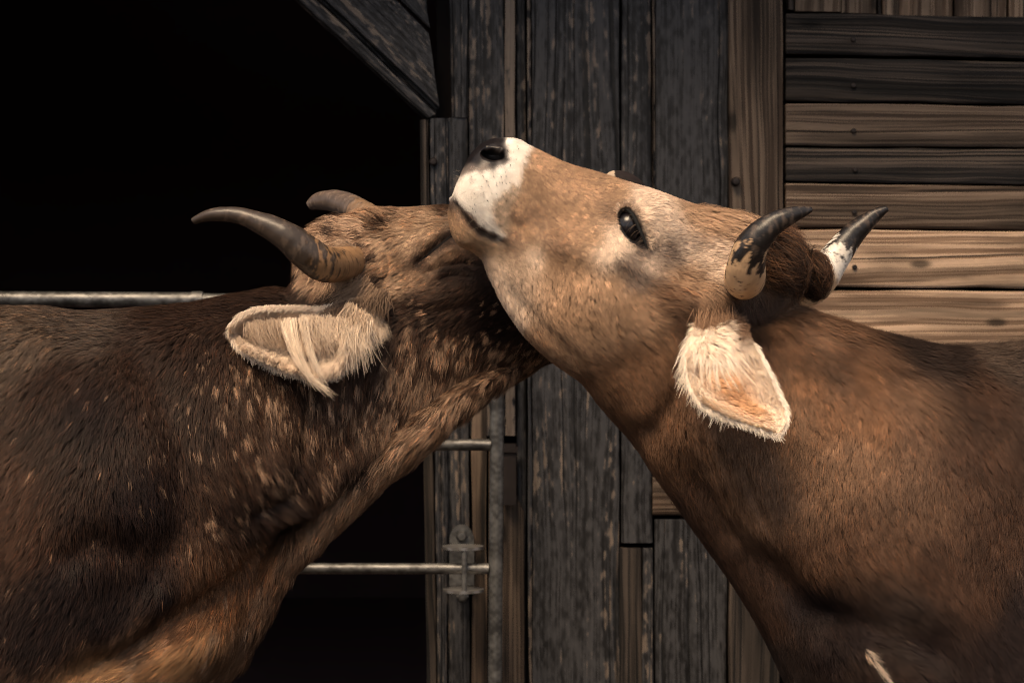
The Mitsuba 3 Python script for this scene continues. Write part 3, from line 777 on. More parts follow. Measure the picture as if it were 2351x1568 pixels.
lenf = number_field(sk, [(1066, 378, 0.0015), (1075, 365, 0.0015), (1090, 346, 0.0015), (1120, 348, 0.0015), (1105, 332, 0.0015), (1100, 368, 0.0015), (1150, 322, 0.002), (1130, 322, 0.0015), (1150, 350, 0.002), (1130, 372, 0.003), (1085, 388, 0.0045), (1115, 386, 0.005), (1170, 350, 0.006), (1180, 330, 0.006), (1140, 400, 0.005), (1100, 440, 0.006), (1150, 450, 0.006), (1070, 420, 0.006), (1120, 510, 0.009), (1210, 360, 0.009), (1080, 550, 0.009), (1050, 500, 0.004), (1300, 450, 0.011), (1410, 520, 0.006), (1440, 570, 0.007), (1500, 530, 0.008), (1450, 470, 0.007), (1500, 470, 0.010), (1400, 700, 0.015), (1560, 740, 0.024), (1650, 560, 0.016), (1250, 700, 0.013), (1500, 950, 0.017), (1700, 1200, 0.017),
                         (1850, 900, 0.018), (1950, 780, 0.026), (2080, 800, 0.030), (2100, 1100, 0.018), (2250, 850, 0.018), (2000, 1450, 0.024), (1700, 700, 0.026)])


def dens(p, n):
    d = np.where(in_view(p), np.where(n[:, 1] < 0.35, 1.0, 0.08), np.where(in_view(p, 420), 0.40, 0.06) * (n[:, 1] < 0.2))
    return d * np.where((lenf(p) < 0.0035) | (in_eye(p) < 1.05), 0.0, 1.0) * np.where(p[:, 2] < 0.3, 0.0, 1.0) * np.where(p[:, 0] < 0.42, 1.35, 0.85)


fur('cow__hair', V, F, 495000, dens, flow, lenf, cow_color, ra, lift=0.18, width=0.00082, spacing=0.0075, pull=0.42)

# eyes: ball, lids with lashes; the far one shows over the bridge of the nose
def eye(cow, u, v, r, sunk, mat='eye_dark'):
    c = sk0.at(u, v)
    m = trimesh.creation.uv_sphere(radius=r, count=[24, 48])
    m.apply_translation(c + [0, sunk, 0])
    put(numbered(cow + '__eye'), np.array(m.vertices), np.array(m.faces), mat)


eye('cow', 1446, 518, 0.0235, 0.0255)
lids = np.array([(1421, 494), (1430, 482), (1444, 484), (1457, 500), (1468, 523), (1479, 549), (1487, 573)])
lk = np.linspace(0, 1, 60)
up_lid = sk0.at(*Akima1DInterpolator(np.linspace(0, 1, len(lids)), lids)(lk).T) + [0, -0.001, 0]
low = np.array([(1421, 494), (1422, 514), (1434, 540), (1456, 562), (1486, 572)])
low_lid = sk0.at(*Akima1DInterpolator(np.linspace(0, 1, len(low)), low)(lk).T) + [0, 0.001, 0]
for nm, lid, r in (('cow__eyelid', up_lid, 0.0036), ('cow__eyelid_001', low_lid, 0.0026)):
    lid[:, 1] = np.convolve(np.pad(lid[:, 1], 6, mode='edge'), np.ones(13) / 13, mode='valid') + 0.002
    lv_, lf_ = tube(lid, r * np.sin(np.pi * np.clip(lk * 0.9 + 0.05, 0, 1)) ** 0.5, 14)
    put(nm, lv_, lf_, 'hide', color=np.full((len(lv_), 3), 0.012))
outer = np.array([(1412, 490), (1426, 470), (1452, 468), (1476, 488), (1491, 517), (1499, 549), (1494, 580)])
o_lid = sk0.at(*Akima1DInterpolator(np.linspace(0, 1, len(outer)), outer)(lk).T) + [0, 0.0015, 0]
o_lid[:, 1] = np.convolve(np.pad(o_lid[:, 1], 6, mode='edge'), np.ones(13) / 13, mode='valid')
q = np.linspace(0, 1, 9)[None, :, None]
flap = up_lid[:, None] * (1 - q) + o_lid[:, None] * q - np.array([0, 0.004, 0]) * np.sin(np.pi * q)
ff = grid_faces(60, 9)
fv = flap.reshape(-1, 3)
if normals_of(fv, ff)[:, 1].mean() > 0:
    ff = ff[:, ::-1]
qq = np.tile(np.linspace(0, 1, 9), 60)[:, None]
put('cow__eyelid_003', fv, ff, 'hide', color=np.clip(1 - qq * 2.2, 0, 1) * 0.014 + np.clip(qq * 2.2, 0, 1) * np.array([0.34, 0.25, 0.18]))
n_l = 900
ii, jj = ra.integers(2, 58, n_l), ra.integers(1, 9, n_l)
root = flap[ii, jj] + ra.normal(0, 0.0005, (n_l, 3))
d = unit(flap[ii, jj] - flap[ii, 0] + np.array([0.1, -0.25, -0.3]) * 0.006) + ra.normal(0, 0.2, (n_l, 3))
L = ra.uniform(0.004, 0.008, (n_l, 1, 1))
t = np.linspace(0, 1, 4)[None, :, None]
lock('cow__eyelid_hair', None, root[:, None] + L * t * unit(d + [0, -0.15, 0])[:, None], 0.0008, np.where((jj < 3)[:, None], [[0.05, 0.036, 0.03]], [[0.52, 0.40, 0.30]]) * np.exp(ra.normal(0, 0.2, (n_l, 1))), ra)
n_l = 30
s = ra.uniform(0.38, 0.98, n_l)
root = np.stack([np.interp(s, lk, up_lid[:, i]) for i in range(3)], -1) + ra.normal(0, 0.001, (n_l, 3))
t = np.linspace(0, 1, 6)[None, :, None]
L = ra.uniform(0.014, 0.026, (n_l, 1, 1))
cv = root[:, None] + L * (t * np.array([-0.75, -0.42, -0.10]) + t ** 2 * (np.array([0.05, 0.0, -0.55]) + ra.normal(0, 0.12, (n_l, 1, 3))))
lock('cow__eyelash', None, cv, 0.00042, np.where(ra.random((n_l, 1)) < 0.5, [[0.14, 0.10, 0.07]], [[0.03, 0.02, 0.02]]), ra)
fe = P(1438, 429, 0.060)
m = trimesh.creation.icosphere(subdivisions=4, radius=1.0)
m.apply_scale([0.036, 0.028, 0.021])
m.apply_transform(trimesh.transformations.rotation_matrix(math.radians(28), [0, 1, 0]))
m.apply_translation(fe)
mv = np.array(m.vertices)
fc = np.where((mv[:, 0] < fe[0] - 0.019)[:, None], (0.36, 0.28, 0.21), (0.016, 0.012, 0.012)) * (0.8 + 0.4 * fbm(mv, 150, 2, 3))[:, None]
put('cow__eyelid_002', mv, np.array(m.faces), 'hide', color=fc)
# gum and teeth pad showing between the lips
m = trimesh.creation.icosphere(subdivisions=3, radius=1.0)
m.apply_scale([0.010, 0.030, 0.006])
m.apply_translation(P(1046, 459, -0.020))
put('cow__tooth_pad', np.array(m.vertices), np.array(m.faces), 'wet_skin', color=np.full((len(m.vertices), 3), (0.42, 0.38, 0.36)))


def horn_tan(dark_at, seed, base=(0.40, 0.26, 0.15), white=None, dirty=0.64, ragged=0.42, dark=(0.010, 0.008, 0.0075)):
    def fn(s, v):
        ang = v @ np.array([[1.0, 0.3], [0.2, 1.0], [-0.3, 0.4]])
        along = np.concatenate([ang * 120, s[:, None] * 7], -1)             # streaks that run along the horn
        streak = meshkit.fbm(along, 3, seed)
        k = np.clip((s + (streak - 0.5) * ragged - dark_at) / 0.02, 0, 1)[:, None]
        b = np.array(base) * (0.55 + 0.55 * fbm(v, 40, 3, seed + 2) + 0.40 * meshkit.fbm(along * [2, 2, 1], 2, seed + 3))[:, None]
        if white is not None:
            w = np.clip((s - white) / 0.06, 0, 1)[:, None]
            b = b * (1 - w) + np.array([0.66, 0.60, 0.52]) * (0.75 + 0.4 * streak)[:, None] * w
        stain = np.clip((meshkit.fbm(along * [1.0, 1.0, 1.0], 3, seed + 5) - dirty) * 9, 0, 1)[:, None]
        speck = np.clip((fbm(v, 320, 2, seed + 4) - 0.72) * 10, 0, 1)[:, None]
        b = b * (1 - 0.85 * stain * np.clip(s * 3, 0.15, 1)[:, None]) * (1 - 0.7 * speck)
        scr = np.clip((meshkit.fbm(along * [1.2, 1.2, 3], 3, seed + 7) - 0.54) * 5, 0, 1)[:, None]
        d = np.array(dark) * (0.6 + 0.9 * fbm(v, 90, 2, seed + 6))[:, None] + scr * np.array([0.060, 0.042, 0.030])
        return b * (1 - k) + d * k
    return fn


horn('cow__horn', [(1712, 628, -0.05), (1709, 640, -0.115), (1711, 634, -0.165), (1716, 596, -0.195), (1738, 549, -0.21), (1778, 513, -0.215), (1826, 492, -0.215), (1862, 482, -0.21)],
     [25, 28.5, 29, 26, 22, 16.5, 11, 4], horn_tan(0.44, 3, base=(0.40, 0.265, 0.155), ragged=0.6), 3)
horn('cow__horn_001', [(1800, 655, 0.06), (1845, 668, 0.16), (1884, 642, 0.20), (1912, 598, 0.215), (1950, 548, 0.22), (1995, 505, 0.22), (2038, 479, 0.215)],
     [27, 27, 27, 25, 20, 14, 4.0], horn_tan(0.55, 8, white=0.34), 8)

# ears
ea = [(1636, 716, -0.02), (1590, 770, -0.14), (1574, 830, -0.19), (1592, 900, -0.215), (1640, 945, -0.235), (1712, 974, -0.255), (1786, 997, -0.262)]
eb = [(1668, 714, -0.02), (1704, 752, -0.15), (1738, 800, -0.20), (1768, 858, -0.225), (1794, 914, -0.24), (1806, 955, -0.255), (1790, 997, -0.262)]


def ear_in(st_, v):
    s, t = st_[:, :1], st_[:, 1:]
    mid = np.clip(1 - np.abs(t) * 1.4, 0, 1)
    c = np.array([0.74, 0.62, 0.50]) * (1 - mid) + np.array([0.66, 0.40, 0.24]) * mid
    dk = np.clip((0.12 - s) / 0.08, 0, 1)
    return c * (1 - dk) + np.array([0.25, 0.15, 0.09]) * dk


ear_out = lambda st_, v: np.tile([0.16, 0.10, 0.07], (len(v), 1))
ev, ef, est = cup('cow__ear', ea, eb, [0.0, 0.010, 0.040, 0.060, 0.056, 0.034, 0.004], ear_in, ear_out)
etree = cKDTree(ev)


def ear_hair(key, ev, ef, est, count, flow_fn, len_fn, col_fn, rng, lift=0.35, width=0.001):
    tree = cKDTree(ev)
    st_of = lambda p: est[tree.query(p)[1]]
    fur(key, ev, ef, count, lambda p, n: np.ones(len(p)), lambda p: flow_fn(st_of(p), p), lambda p: len_fn(st_of(p)), lambda p, n, w, m, r: col_fn(st_of(p), p, r, w, m), rng, lift=lift, width=width, spacing=0.007, pull=0.5, jitter=0.25)


def r_flow(st_, p):
    s, t = st_[:, 0], st_[:, 1]
    ax = np.array([0.62, 0.0, -0.78])
    out = np.array([-0.80, -0.25, -0.55])
    k = np.clip(-t * 1.6 - 0.2, 0, 1)[:, None]
    kb = np.clip(t * 1.6 - 0.4, 0, 1)[:, None]
    mid = np.clip(1 - np.abs(t) * 2, 0, 1)[:, None] * np.array([0.25, 0, 0.2])
    return ax * (1 - 0.75 * k) + out * k * 0.9 + np.array([0.4, -0.2, 0.1]) * kb + mid


def r_col(st_, p, rng, w, m):
    s, t = st_[:, :1], st_[:, 1:]
    mid = np.clip(1.5 - np.abs(t + 0.02) * 2.1, 0, 1) * np.clip((s - 0.36) / 0.1, 0, 1) * np.clip((0.97 - s) / 0.2, 0, 1)
    c = np.array([0.78, 0.66, 0.53]) * (1 - mid) + np.array([0.56, 0.33, 0.185]) * mid
    edge = np.clip(np.clip((0.20 - s - 0.10 * (t < 0)) / 0.08, 0, 1) + np.clip((t - 0.5) / 0.2, 0, 1) * np.clip((0.34 - s) / 0.1, 0, 1), 0, 1)
    c = c * (1 - edge) + np.array([0.17, 0.105, 0.07]) * edge
    return c * np.exp(rng.normal(0, 0.12, len(p)))[:, None] * np.exp(rng.normal(0, 0.08, m))[w][:, None]


ear_hair('cow__ear__hair', ev, ef, est, 40000, r_flow, lambda st_: 0.009 + 0.006 * np.clip(-st_[:, 1] - 0.4, 0, 1) + 0.007 * (st_[:, 0] < 0.36), r_col, ra)
# long white hairs hanging into the ear, and the fringe on its lower edge
n_l = 170
w8 = np.sort(ra.random(n_l))
clump = np.clip(np.floor(w8 * 15), 0, 14).astype(int)
cw = (clump + 0.5) / 15
k8 = cw + (w8 - cw) * 0.7
u0, v0 = 1592 + 108 * k8, 812 + 22 * np.sin(k8 * 3.0) + ra.normal(0, 6, n_l)
root = P(u0, v0, -0.19 - 0.012 * np.sin(np.pi * k8))
t = np.linspace(0, 1, 9)[None, :, None]
L = (ra.uniform(0.022, 0.046, 15)[clump] * ra.uniform(0.75, 1.1, n_l))[:, None, None]
lean = (ra.normal(0, 0.16, 15)[clump] + (k8 - 0.40) * 1.3 - (w8 - cw) * 4)[:, None, None]
cv = root[:, None] + L * (t * np.concatenate([lean * 0.8, np.full((n_l, 1, 1), -0.12), np.full((n_l, 1, 1), -0.9)], -1) + t ** 2 * (np.array([0.18, 0.10, -0.1]) + ra.normal(0, 0.05, (n_l, 1, 3))))
lock('cow__ear__long_hair', None, cv, 0.0007, np.array([0.80, 0.70, 0.57]) * np.exp(ra.normal(0, 0.14, (n_l, 1))), ra)
n_l = 520
w8 = ra.random(n_l)
k = np.interp(w8, np.linspace(0, 1, 7), np.linspace(0.10, 0.75, 7))
root = np.stack([np.interp(k, np.linspace(0, 1, 70), ev.reshape(70, 44, 3)[:, 1, i]) for i in range(3)], -1) + ra.normal(0, 0.003, (n_l, 3))
L = ra.uniform(0.010, 0.028, (n_l, 1, 1)) * np.where(w8 < 0.5, 1.0, 0.6)[:, None, None]
cv = root[:, None] + L * (t * (np.array([-0.55, -0.15, -0.65]) + ra.normal(0, 0.15, (n_l, 1, 3))) + t ** 2 * np.array([0.05, 0.05, -0.35]))
lock('cow__ear__fringe', None, cv, 0.0008, np.array([0.78, 0.68, 0.55]) * np.exp(ra.normal(0, 0.14, (n_l, 1))), ra)

def rim_hair(key, edge, n, length, fn, spread, col, rng, width=0.0009, at=(0.0, 1.0)):
    e = np.array([P(*p) for p in edge])
    k = rng.uniform(*at, n)
    root = Akima1DInterpolator(np.linspace(0, 1, len(e)), e)(k)
    nxt = Akima1DInterpolator(np.linspace(0, 1, len(e)), e)(np.clip(k + 0.02, 0, 1)) - Akima1DInterpolator(np.linspace(0, 1, len(e)), e)(np.clip(k - 0.02, 0, 1))
    along = unit(nxt)
    d = fn(along, k) + rng.normal(0, spread, (n, 3))
    t = np.linspace(0, 1, 5)[None, :, None]
    L = rng.uniform(*length, (n, 1, 1))
    cv = (root + rng.normal(0, 0.0015, (n, 3)))[:, None] + L * (t * unit(d)[:, None] + t ** 2 * np.array([0, 0.1, -0.2]))
    lock(key, None, cv, width, np.array(col) * np.exp(rng.normal(0, 0.15, (n, 1))), rng)


rim_hair('cow__ear__fringe_001', eb, 1500, (0.005, 0.010), lambda al, k: al * 0.9 + np.array([0.25, -0.15, 0.15]), 0.16, (0.78, 0.68, 0.56), ra, at=(0.30, 1.0))
rim_hair('cow__ear__fringe_002', ea, 1300, (0.006, 0.012), lambda al, k: al * 0.8 + np.array([-0.25, -0.2, -0.35]), 0.18, (0.78, 0.68, 0.56), ra, at=(0.25, 1.0))


def swag(key, a, b, n, length, bend, spread, rng, col=(0.70, 0.57, 0.43), width=0.0011, on=None):
    k = rng.random((n, 1))
    root = (P(*a) * (1 - k) + P(*b) * k if on is None else on.at(a[0] + (b[0] - a[0]) * k[:, 0], a[1] + (b[1] - a[1]) * k[:, 0] + rng.normal(0, 9, n))) + rng.normal(0, 0.003, (n, 3))
    L = rng.uniform(*length, (n, 1, 1))
    d = unit(np.array(bend[0]) + rng.normal(0, spread, (n, 3)))[:, None]
    cv = root[:, None] + L * (t * d + t ** 2 * (np.array(bend[1]) + rng.normal(0, spread * 0.7, (n, 1, 3))))
    lock(key, None, cv, width, np.array(col) * np.exp(rng.normal(0, 0.17, (n, 1))), rng)


swag('cow__ear__fringe_003', (1604, 722, -0.085), (1688, 716, -0.085), 1300, (0.028, 0.050), ((-0.08, -0.55, -0.75), (-0.05, 0.15, -0.25)), 0.16, ra, (0.26, 0.155, 0.095), width=0.0008, on=sk0)
swag('cow__ear__fringe_004', (1588, 770, -0.13), (1640, 765, -0.15), 700, (0.020, 0.036), ((-0.35, -0.30, -0.8), (0.05, 0.15, -0.2)), 0.16, ra, (0.70, 0.58, 0.46), width=0.0008)


# auburn tuft on the poll between the horns
def tuft(key, balls, count, rng, cols, length=(0.03, 0.06), width=0.0010, wave=0.5, loose=0.12, per=45, core=0.93):
    """Locks combed over rounded masses: (u, v, depth), radii, share, flow."""
    curves, cc = [], []
    for (u, v, y), rad, share, comb in balls:
        k, rad, c = int(count * share), np.array(rad), P(u, v, y)
        n_lock = max(int(k / per), 6)
        ld = unit(rng.normal(0, 1, (n_lock, 3)) * [1, 1.1, 1])
        ld[:, 1] = -np.abs(ld[:, 1]) * np.where(rng.random(n_lock) < 0.85, 1, -0.6)
        w = rng.integers(0, n_lock, k)
        d = unit(ld[w] + rng.normal(0, 0.16, (k, 3)))
        bias, ph = rng.normal(0, 0.30, (n_lock, 3))[w], rng.uniform(0, 6.28, n_lock)[w]
        L, steps = rng.uniform(*length, k), 9
        lift = rng.uniform(0.0, loose, n_lock)[w] + rng.uniform(0, loose * 0.5, k)
        pts, bump_ = [], rng.uniform(0.2, 2.2, n_lock)[w]
        for i in range(steps):
            r = 0.92 + 0.10 * np.sin(np.pi * i / (steps - 1)) * bump_ + lift * (i / (steps - 1)) ** 1.6
            pts.append(c + d * rad * r[:, None])
            f = np.array(comb) + bias + wave * np.stack([np.cos(ph + i * 0.55), np.sin(ph * 2 + i * 0.4) * 0.4, np.sin(ph + i * 0.55)], -1) + rng.normal(0, 0.05, (k, 3))
            f = f - d * (f * d).sum(1, keepdims=True)
            d = unit(d + unit(f) * (L / steps)[:, None] / rad.mean())
        curves.append(np.stack(pts, 1))
        ci = rng.random(n_lock)[w] * 0.7 + rng.random(k) * 0.3
        cc.append(np.where((ci < 0.14)[:, None], cols[0], np.where((ci < 0.48)[:, None], cols[1], cols[2])) * np.exp(rng.normal(0, 0.2, (k, 1))))
        m = trimesh.creation.icosphere(subdivisions=3, radius=1.0)
        m.apply_scale(rad * core)
        m.apply_translation(c)
        put(numbered(key + '__root_mass'), np.array(m.vertices), np.array(m.faces), 'hide', color=np.full((len(m.vertices), 3), cols[2]) * 0.7)
    lock(key, None, np.concatenate(curves), width, np.concatenate(cc), rng)


tuft('cow__forelock', [((1772, 595, 0.0), (0.040, 0.10, 0.048), 0.38, (0.95, -0.1, -0.45)), ((1808, 610, 0.02), (0.024, 0.08, 0.044), 0.16, (0.5, -0.3, -0.8)), ((1862, 624, 0.07), (0.022, 0.06, 0.034), 0.22, (0.75, -0.2, -0.7)),
                       ((1745, 540, -0.03), (0.026, 0.06, 0.020), 0.12, (0.9, 0, -0.2))], 7000, ra,
     [(0.24, 0.112, 0.048), (0.085, 0.042, 0.023), (0.024, 0.015, 0.011)], (0.040, 0.095), wave=0.28, loose=0.50, per=16, core=0.82, width=0.0009)
nape = number_field(sk, [(1600, 560, 0.0), (1680, 512, 1.0), (1720, 520, 1.0), (1650, 500, 0.7), (1700, 560, 0.2), (1755, 540, 1.0), (1660, 690, 0.8), (1690, 715, 0.8), (1500, 500, 0.0), (1600, 700, 0.3), (1640, 640, 0.2), (1760, 720, 0.6), (1850, 800, 0.0), (1500, 800, 0.0), (1600, 850, 0.0), (2000, 900, 0.0), (1250, 600, 0.0), (1100, 400, 0.0), (1120, 335, 0.0), (1200, 345, 0.0), (1300, 400, 0.0), (1400, 425, 0.0), (1480, 450, 0.0), (1550, 480, 0.0), (1950, 760, 0.5), (2080, 800, 0.6), (2200, 805, 0.4), (2300, 900, 0.0), (2000, 1300, 0.0)])
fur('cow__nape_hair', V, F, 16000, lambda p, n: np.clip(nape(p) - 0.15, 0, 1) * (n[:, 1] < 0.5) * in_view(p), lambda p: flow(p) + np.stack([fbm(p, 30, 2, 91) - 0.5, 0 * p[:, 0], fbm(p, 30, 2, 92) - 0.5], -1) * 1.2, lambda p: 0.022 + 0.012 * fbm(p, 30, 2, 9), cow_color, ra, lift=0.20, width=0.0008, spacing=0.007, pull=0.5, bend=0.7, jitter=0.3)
fp = np.stack([follicles[:, 0], np.zeros(len(follicles)), follicles[:, 1]], -1)
near_tree = cKDTree(sk0.v[:, [0, 2]])
fp[:, 1] = sk0.v[near_tree.query(follicles)[1], 1] - 0.0022
t = np.linspace(0, 1, 3)[None, :, None]
lock('cow__muzzle_bristles', None, fp[:, None] + ra.uniform(0.002, 0.0045, (len(fp), 1, 1)) * t * unit(np.array([0.4, -0.25, -0.8]) + ra.normal(0, 0.2, (len(fp), 3)))[:, None], 0.0013, np.full((len(fp), 3), 0.02), ra)
# whiskers on the muzzle and chin
n_l = 60
k = ra.random(n_l)
root = sk0.at(1066 + 70 * ra.random(n_l), np.where(k < 0.5, 395 + 70 * ra.random(n_l), 500 + 60 * ra.random(n_l)))
root = np.vstack([root, P(np.full(14, 1062.0) - ra.random(14) * 6, 390 + 110 * ra.random(14), -0.02), P(np.full(12, 1036.0), 480 + 60 * ra.random(12), -0.02)])
t = np.linspace(0, 1, 7)[None, :, None]
d = np.array([-0.9, -0.35, 0.15]) + ra.normal(0, 0.35, (len(root), 3))
L = ra.uniform(0.010, 0.024, (len(root), 1, 1))
lock('cow__whiskers', None, root[:, None] + L * (t * unit(d)[:, None] + t ** 2 * np.array([0, 0, -0.25])), 0.00035, np.full((len(root), 3), (0.30, 0.25, 0.20)), ra)
labels['cow'] = {'label': 'fawn cow with a white muzzle raising its chin onto the neck of the other cow', 'category': 'cow'}

# ------------------------------------------------------------------ the dark brown cow underneath
rb = np.random.default_rng(23)
st = [
    (1470, 655, 1462, 700, 0.02, 0.21, 0.85, 0.0), (1455, 615, 1448, 738, 0.055, 0.21, 0.8, 0.0), (1410, 575, 1405, 775, 0.072, 0.21, 0.8, 0.0), (1340, 548, 1362, 797, 0.072, 0.21, 0.8, 0.0),
    (1260, 522, 1318, 815, 0.072, 0.21, 0.8, 0.0), (1180, 498, 1276, 826, 0.082, 0.205, 0.8, 0.0), (1100, 482, 1236, 843, 0.096, 0.20, 0.8, 0.0), (1030, 475, 1182, 876, 0.104, 0.195, 0.82, 0.0), (960, 480, 1122, 908, 0.108, 0.19, 0.85, -0.05),
    (885, 482, 1062, 952, 0.108, 0.18, 0.88, -0.1), (810, 496, 1012, 998, 0.108, 0.17, 0.9, -0.1), (750, 516, 968, 1036, 0.110, 0.165, 0.9, -0.1), (712, 552, 928, 1072, 0.115, 0.16, 0.9, -0.1), (697, 602, 892, 1102, 0.120, 0.155, 0.9, -0.1),
    (676, 652, 852, 1138, 0.128, 0.15, 0.9, -0.08), (622, 668, 802, 1184, 0.145, 0.145, 0.9, -0.05), (542, 682, 742, 1242, 0.165, 0.14, 0.9, 0.0), (440, 702, 682, 1302, 0.19, 0.14, 0.9, 0.0), (330, 713, 640, 1362, 0.215, 0.14, 0.88, 0.0),
    (200, 721, 592, 1446, 0.24, 0.14, 0.86, -0.05), (80, 711, 512, 1562, 0.26, 0.14, 0.84, -0.1), (-60, 710, 380, 1720, 0.275, 0.14, 0.82, -0.15), (-250, 712, 100, 1850, 0.29, 0.14, 0.8, -0.2), (-700, 740, -500, 1880, 0.31, 0.14, 0.8, -0.2),
    (-1300, 740, -1250, 1860, 0.30, 0.14, 0.8, -0.1), (-1600, 790, -1600, 1700, 0.22, 0.14, 0.85, 0.1), (-1740, 900, -1740, 1450, 0.14, 0.14, 0.9, 0.0), (-1780, 1010, -1780, 1320, 0.05, 0.14, 1.0, 0.0)]
V, _ = body(st, 0, 15)
V, F = close(V)
V = carve(V, F, bumps=[
    (975, 540, 60, 36, -35, 0.010), (1004, 556, 40, 26, -38, 0.010), (1022, 598, 58, 24, -38, 0.008), (900, 560, 60, 40, 0, 0.008), (860, 640, 60, 40, 10, 0.010), (1050, 690, 90, 60, 0, 0.010), (930, 640, 40, 40, 0, -0.008), (240, 1080, 230, 280, 20, 0.035), (560, 950, 170, 150, 35, 0.018),
    (620, 1060, 60, 60, 0, 0.008), (300, 1340, 90, 110, 0, -0.025), (800, 1080, 60, 150, 45, 0.006), (500, 1490, 120, 90, 30, 0.02), (60, 760, 100, 60, 0, 0.012), (840, 505, 40, 22, 0, 0.010), (900, 510, 26, 18, 0, -0.008)],
    lines=[([(1190, 868), (1120, 908), (1050, 955), (980, 1015), (900, 1075), (820, 1140), (720, 1205), (610, 1275)], 22, -0.020), ([(1010, 985), (960, 1020), (880, 1080), (800, 1145), (720, 1215)], 30, 0.006), ([(650, 1120), (720, 1100), (800, 1050), (900, 980)], 26, 0.010), ([(1180, 885), (1110, 925), (1040, 975), (970, 1032), (890, 1095), (810, 1160), (720, 1235)], 16, 0.008),
           ([(720, 1205), (640, 1250), (560, 1320), (430, 1410), (300, 1490), (150, 1560)], 40, -0.030), ([(250, 760), (350, 860), (410, 1000), (415, 1180), (360, 1320)], 46, -0.016), ([(955, 606), (985, 582), (1018, 556), (1050, 534)], 6, -0.007),
           ([(965, 575), (990, 556), (1012, 540)], 14, 0.003), ([(975, 615), (1010, 592), (1050, 570)], 7, 0.004), ([(978, 630), (1015, 612), (1060, 602), (1100, 610)], 6, -0.004), ([(1000, 645), (1040, 632), (1085, 636)], 6, -0.004), ([(820, 700), (900, 705), (1000, 712), (1100, 700)], 14, -0.005),
           ([(130, 1290), (220, 1230), (330, 1260)], 36, -0.012), ([(700, 900), (690, 1000), (660, 1090)], 14, -0.006), ([(600, 880), (590, 990), (570, 1100)], 16, -0.005), ([(860, 800), (850, 900), (800, 1010)], 14, -0.006), ([(560, 1180), (640, 1140), (700, 1090)], 18, -0.010), ([(640, 1180), (700, 1150), (760, 1100)], 14, 0.007), ([(370, 1330), (350, 1420), (240, 1500)], 20, 0.012)])
sk = Skin(V, F)
V, F = legs(V, F, [(-0.72, 0.02, 0), (-0.72, 0.26, 0), (-1.72, 0.02, 1), (-1.72, 0.26, 1)], -1,
            [[(1235, 800, 0.20, 10), (1160, 858, 0.135, 21), (1088, 905, 0.10, 30), (1022, 953, 0.085, 35), (955, 1010, 0.075, 38), (876, 1070, 0.07, 39), (798, 1140, 0.065, 39), (735, 1198, 0.06, 39), (676, 1256, 0.055, 40), (622, 1318, 0.05, 42), (582, 1388, 0.045, 45), (530, 1462, 0.045, 50), (455, 1552, 0.05, 56), (360, 1640, 0.07, 56)]])
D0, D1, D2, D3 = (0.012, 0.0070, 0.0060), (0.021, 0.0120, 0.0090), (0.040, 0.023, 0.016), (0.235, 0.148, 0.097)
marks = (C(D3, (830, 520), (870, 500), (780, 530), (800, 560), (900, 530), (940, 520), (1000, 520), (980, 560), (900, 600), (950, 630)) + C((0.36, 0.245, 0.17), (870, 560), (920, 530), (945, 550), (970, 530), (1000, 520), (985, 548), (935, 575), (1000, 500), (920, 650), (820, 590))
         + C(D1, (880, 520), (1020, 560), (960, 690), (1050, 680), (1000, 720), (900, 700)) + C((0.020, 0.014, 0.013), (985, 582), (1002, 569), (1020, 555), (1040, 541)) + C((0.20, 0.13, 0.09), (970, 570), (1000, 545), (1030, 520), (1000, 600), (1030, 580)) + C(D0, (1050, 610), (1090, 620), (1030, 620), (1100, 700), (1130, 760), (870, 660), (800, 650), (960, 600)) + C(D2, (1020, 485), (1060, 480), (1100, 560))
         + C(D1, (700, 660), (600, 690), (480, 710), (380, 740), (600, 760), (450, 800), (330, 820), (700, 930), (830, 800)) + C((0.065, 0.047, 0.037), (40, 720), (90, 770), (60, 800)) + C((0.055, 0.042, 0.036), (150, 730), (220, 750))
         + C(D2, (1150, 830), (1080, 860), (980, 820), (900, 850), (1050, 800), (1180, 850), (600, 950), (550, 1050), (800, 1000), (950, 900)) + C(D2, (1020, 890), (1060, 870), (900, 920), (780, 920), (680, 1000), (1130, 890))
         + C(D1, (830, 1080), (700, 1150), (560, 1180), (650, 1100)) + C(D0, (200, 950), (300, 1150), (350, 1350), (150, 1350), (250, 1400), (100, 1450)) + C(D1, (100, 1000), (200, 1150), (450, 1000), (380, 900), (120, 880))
         + C((0.040, 0.021, 0.014), (30, 1150), (20, 1080), (60, 1220)) + C((0.135, 0.083, 0.054), (1000, 1010), (900, 1090), (820, 1150), (760, 1200)) + C((0.085, 0.050, 0.033), (690, 1280), (640, 1350), (600, 1430), (540, 1530)) + C((0.11, 0.054, 0.029), (560, 1330), (500, 1400), (440, 1430), (600, 1290))  # paler marks along the throat roll paint the light it catches
         + C((0.26, 0.145, 0.075), (420, 1510), (300, 1550), (400, 1560), (230, 1560), (480, 1470)) + C((0.075, 0.043, 0.027), (520, 1500), (330, 1480)) + C(D0, (-400, 1000), (-1000, 1100), (-1500, 1200), (-300, 1600)))  # orange marks low on the chest put its lit patch into the coat
coat2 = coat_field(sk, [(u, v, *warm(r, g, b)) for u, v, r, g, b in marks], eps=0.00008)
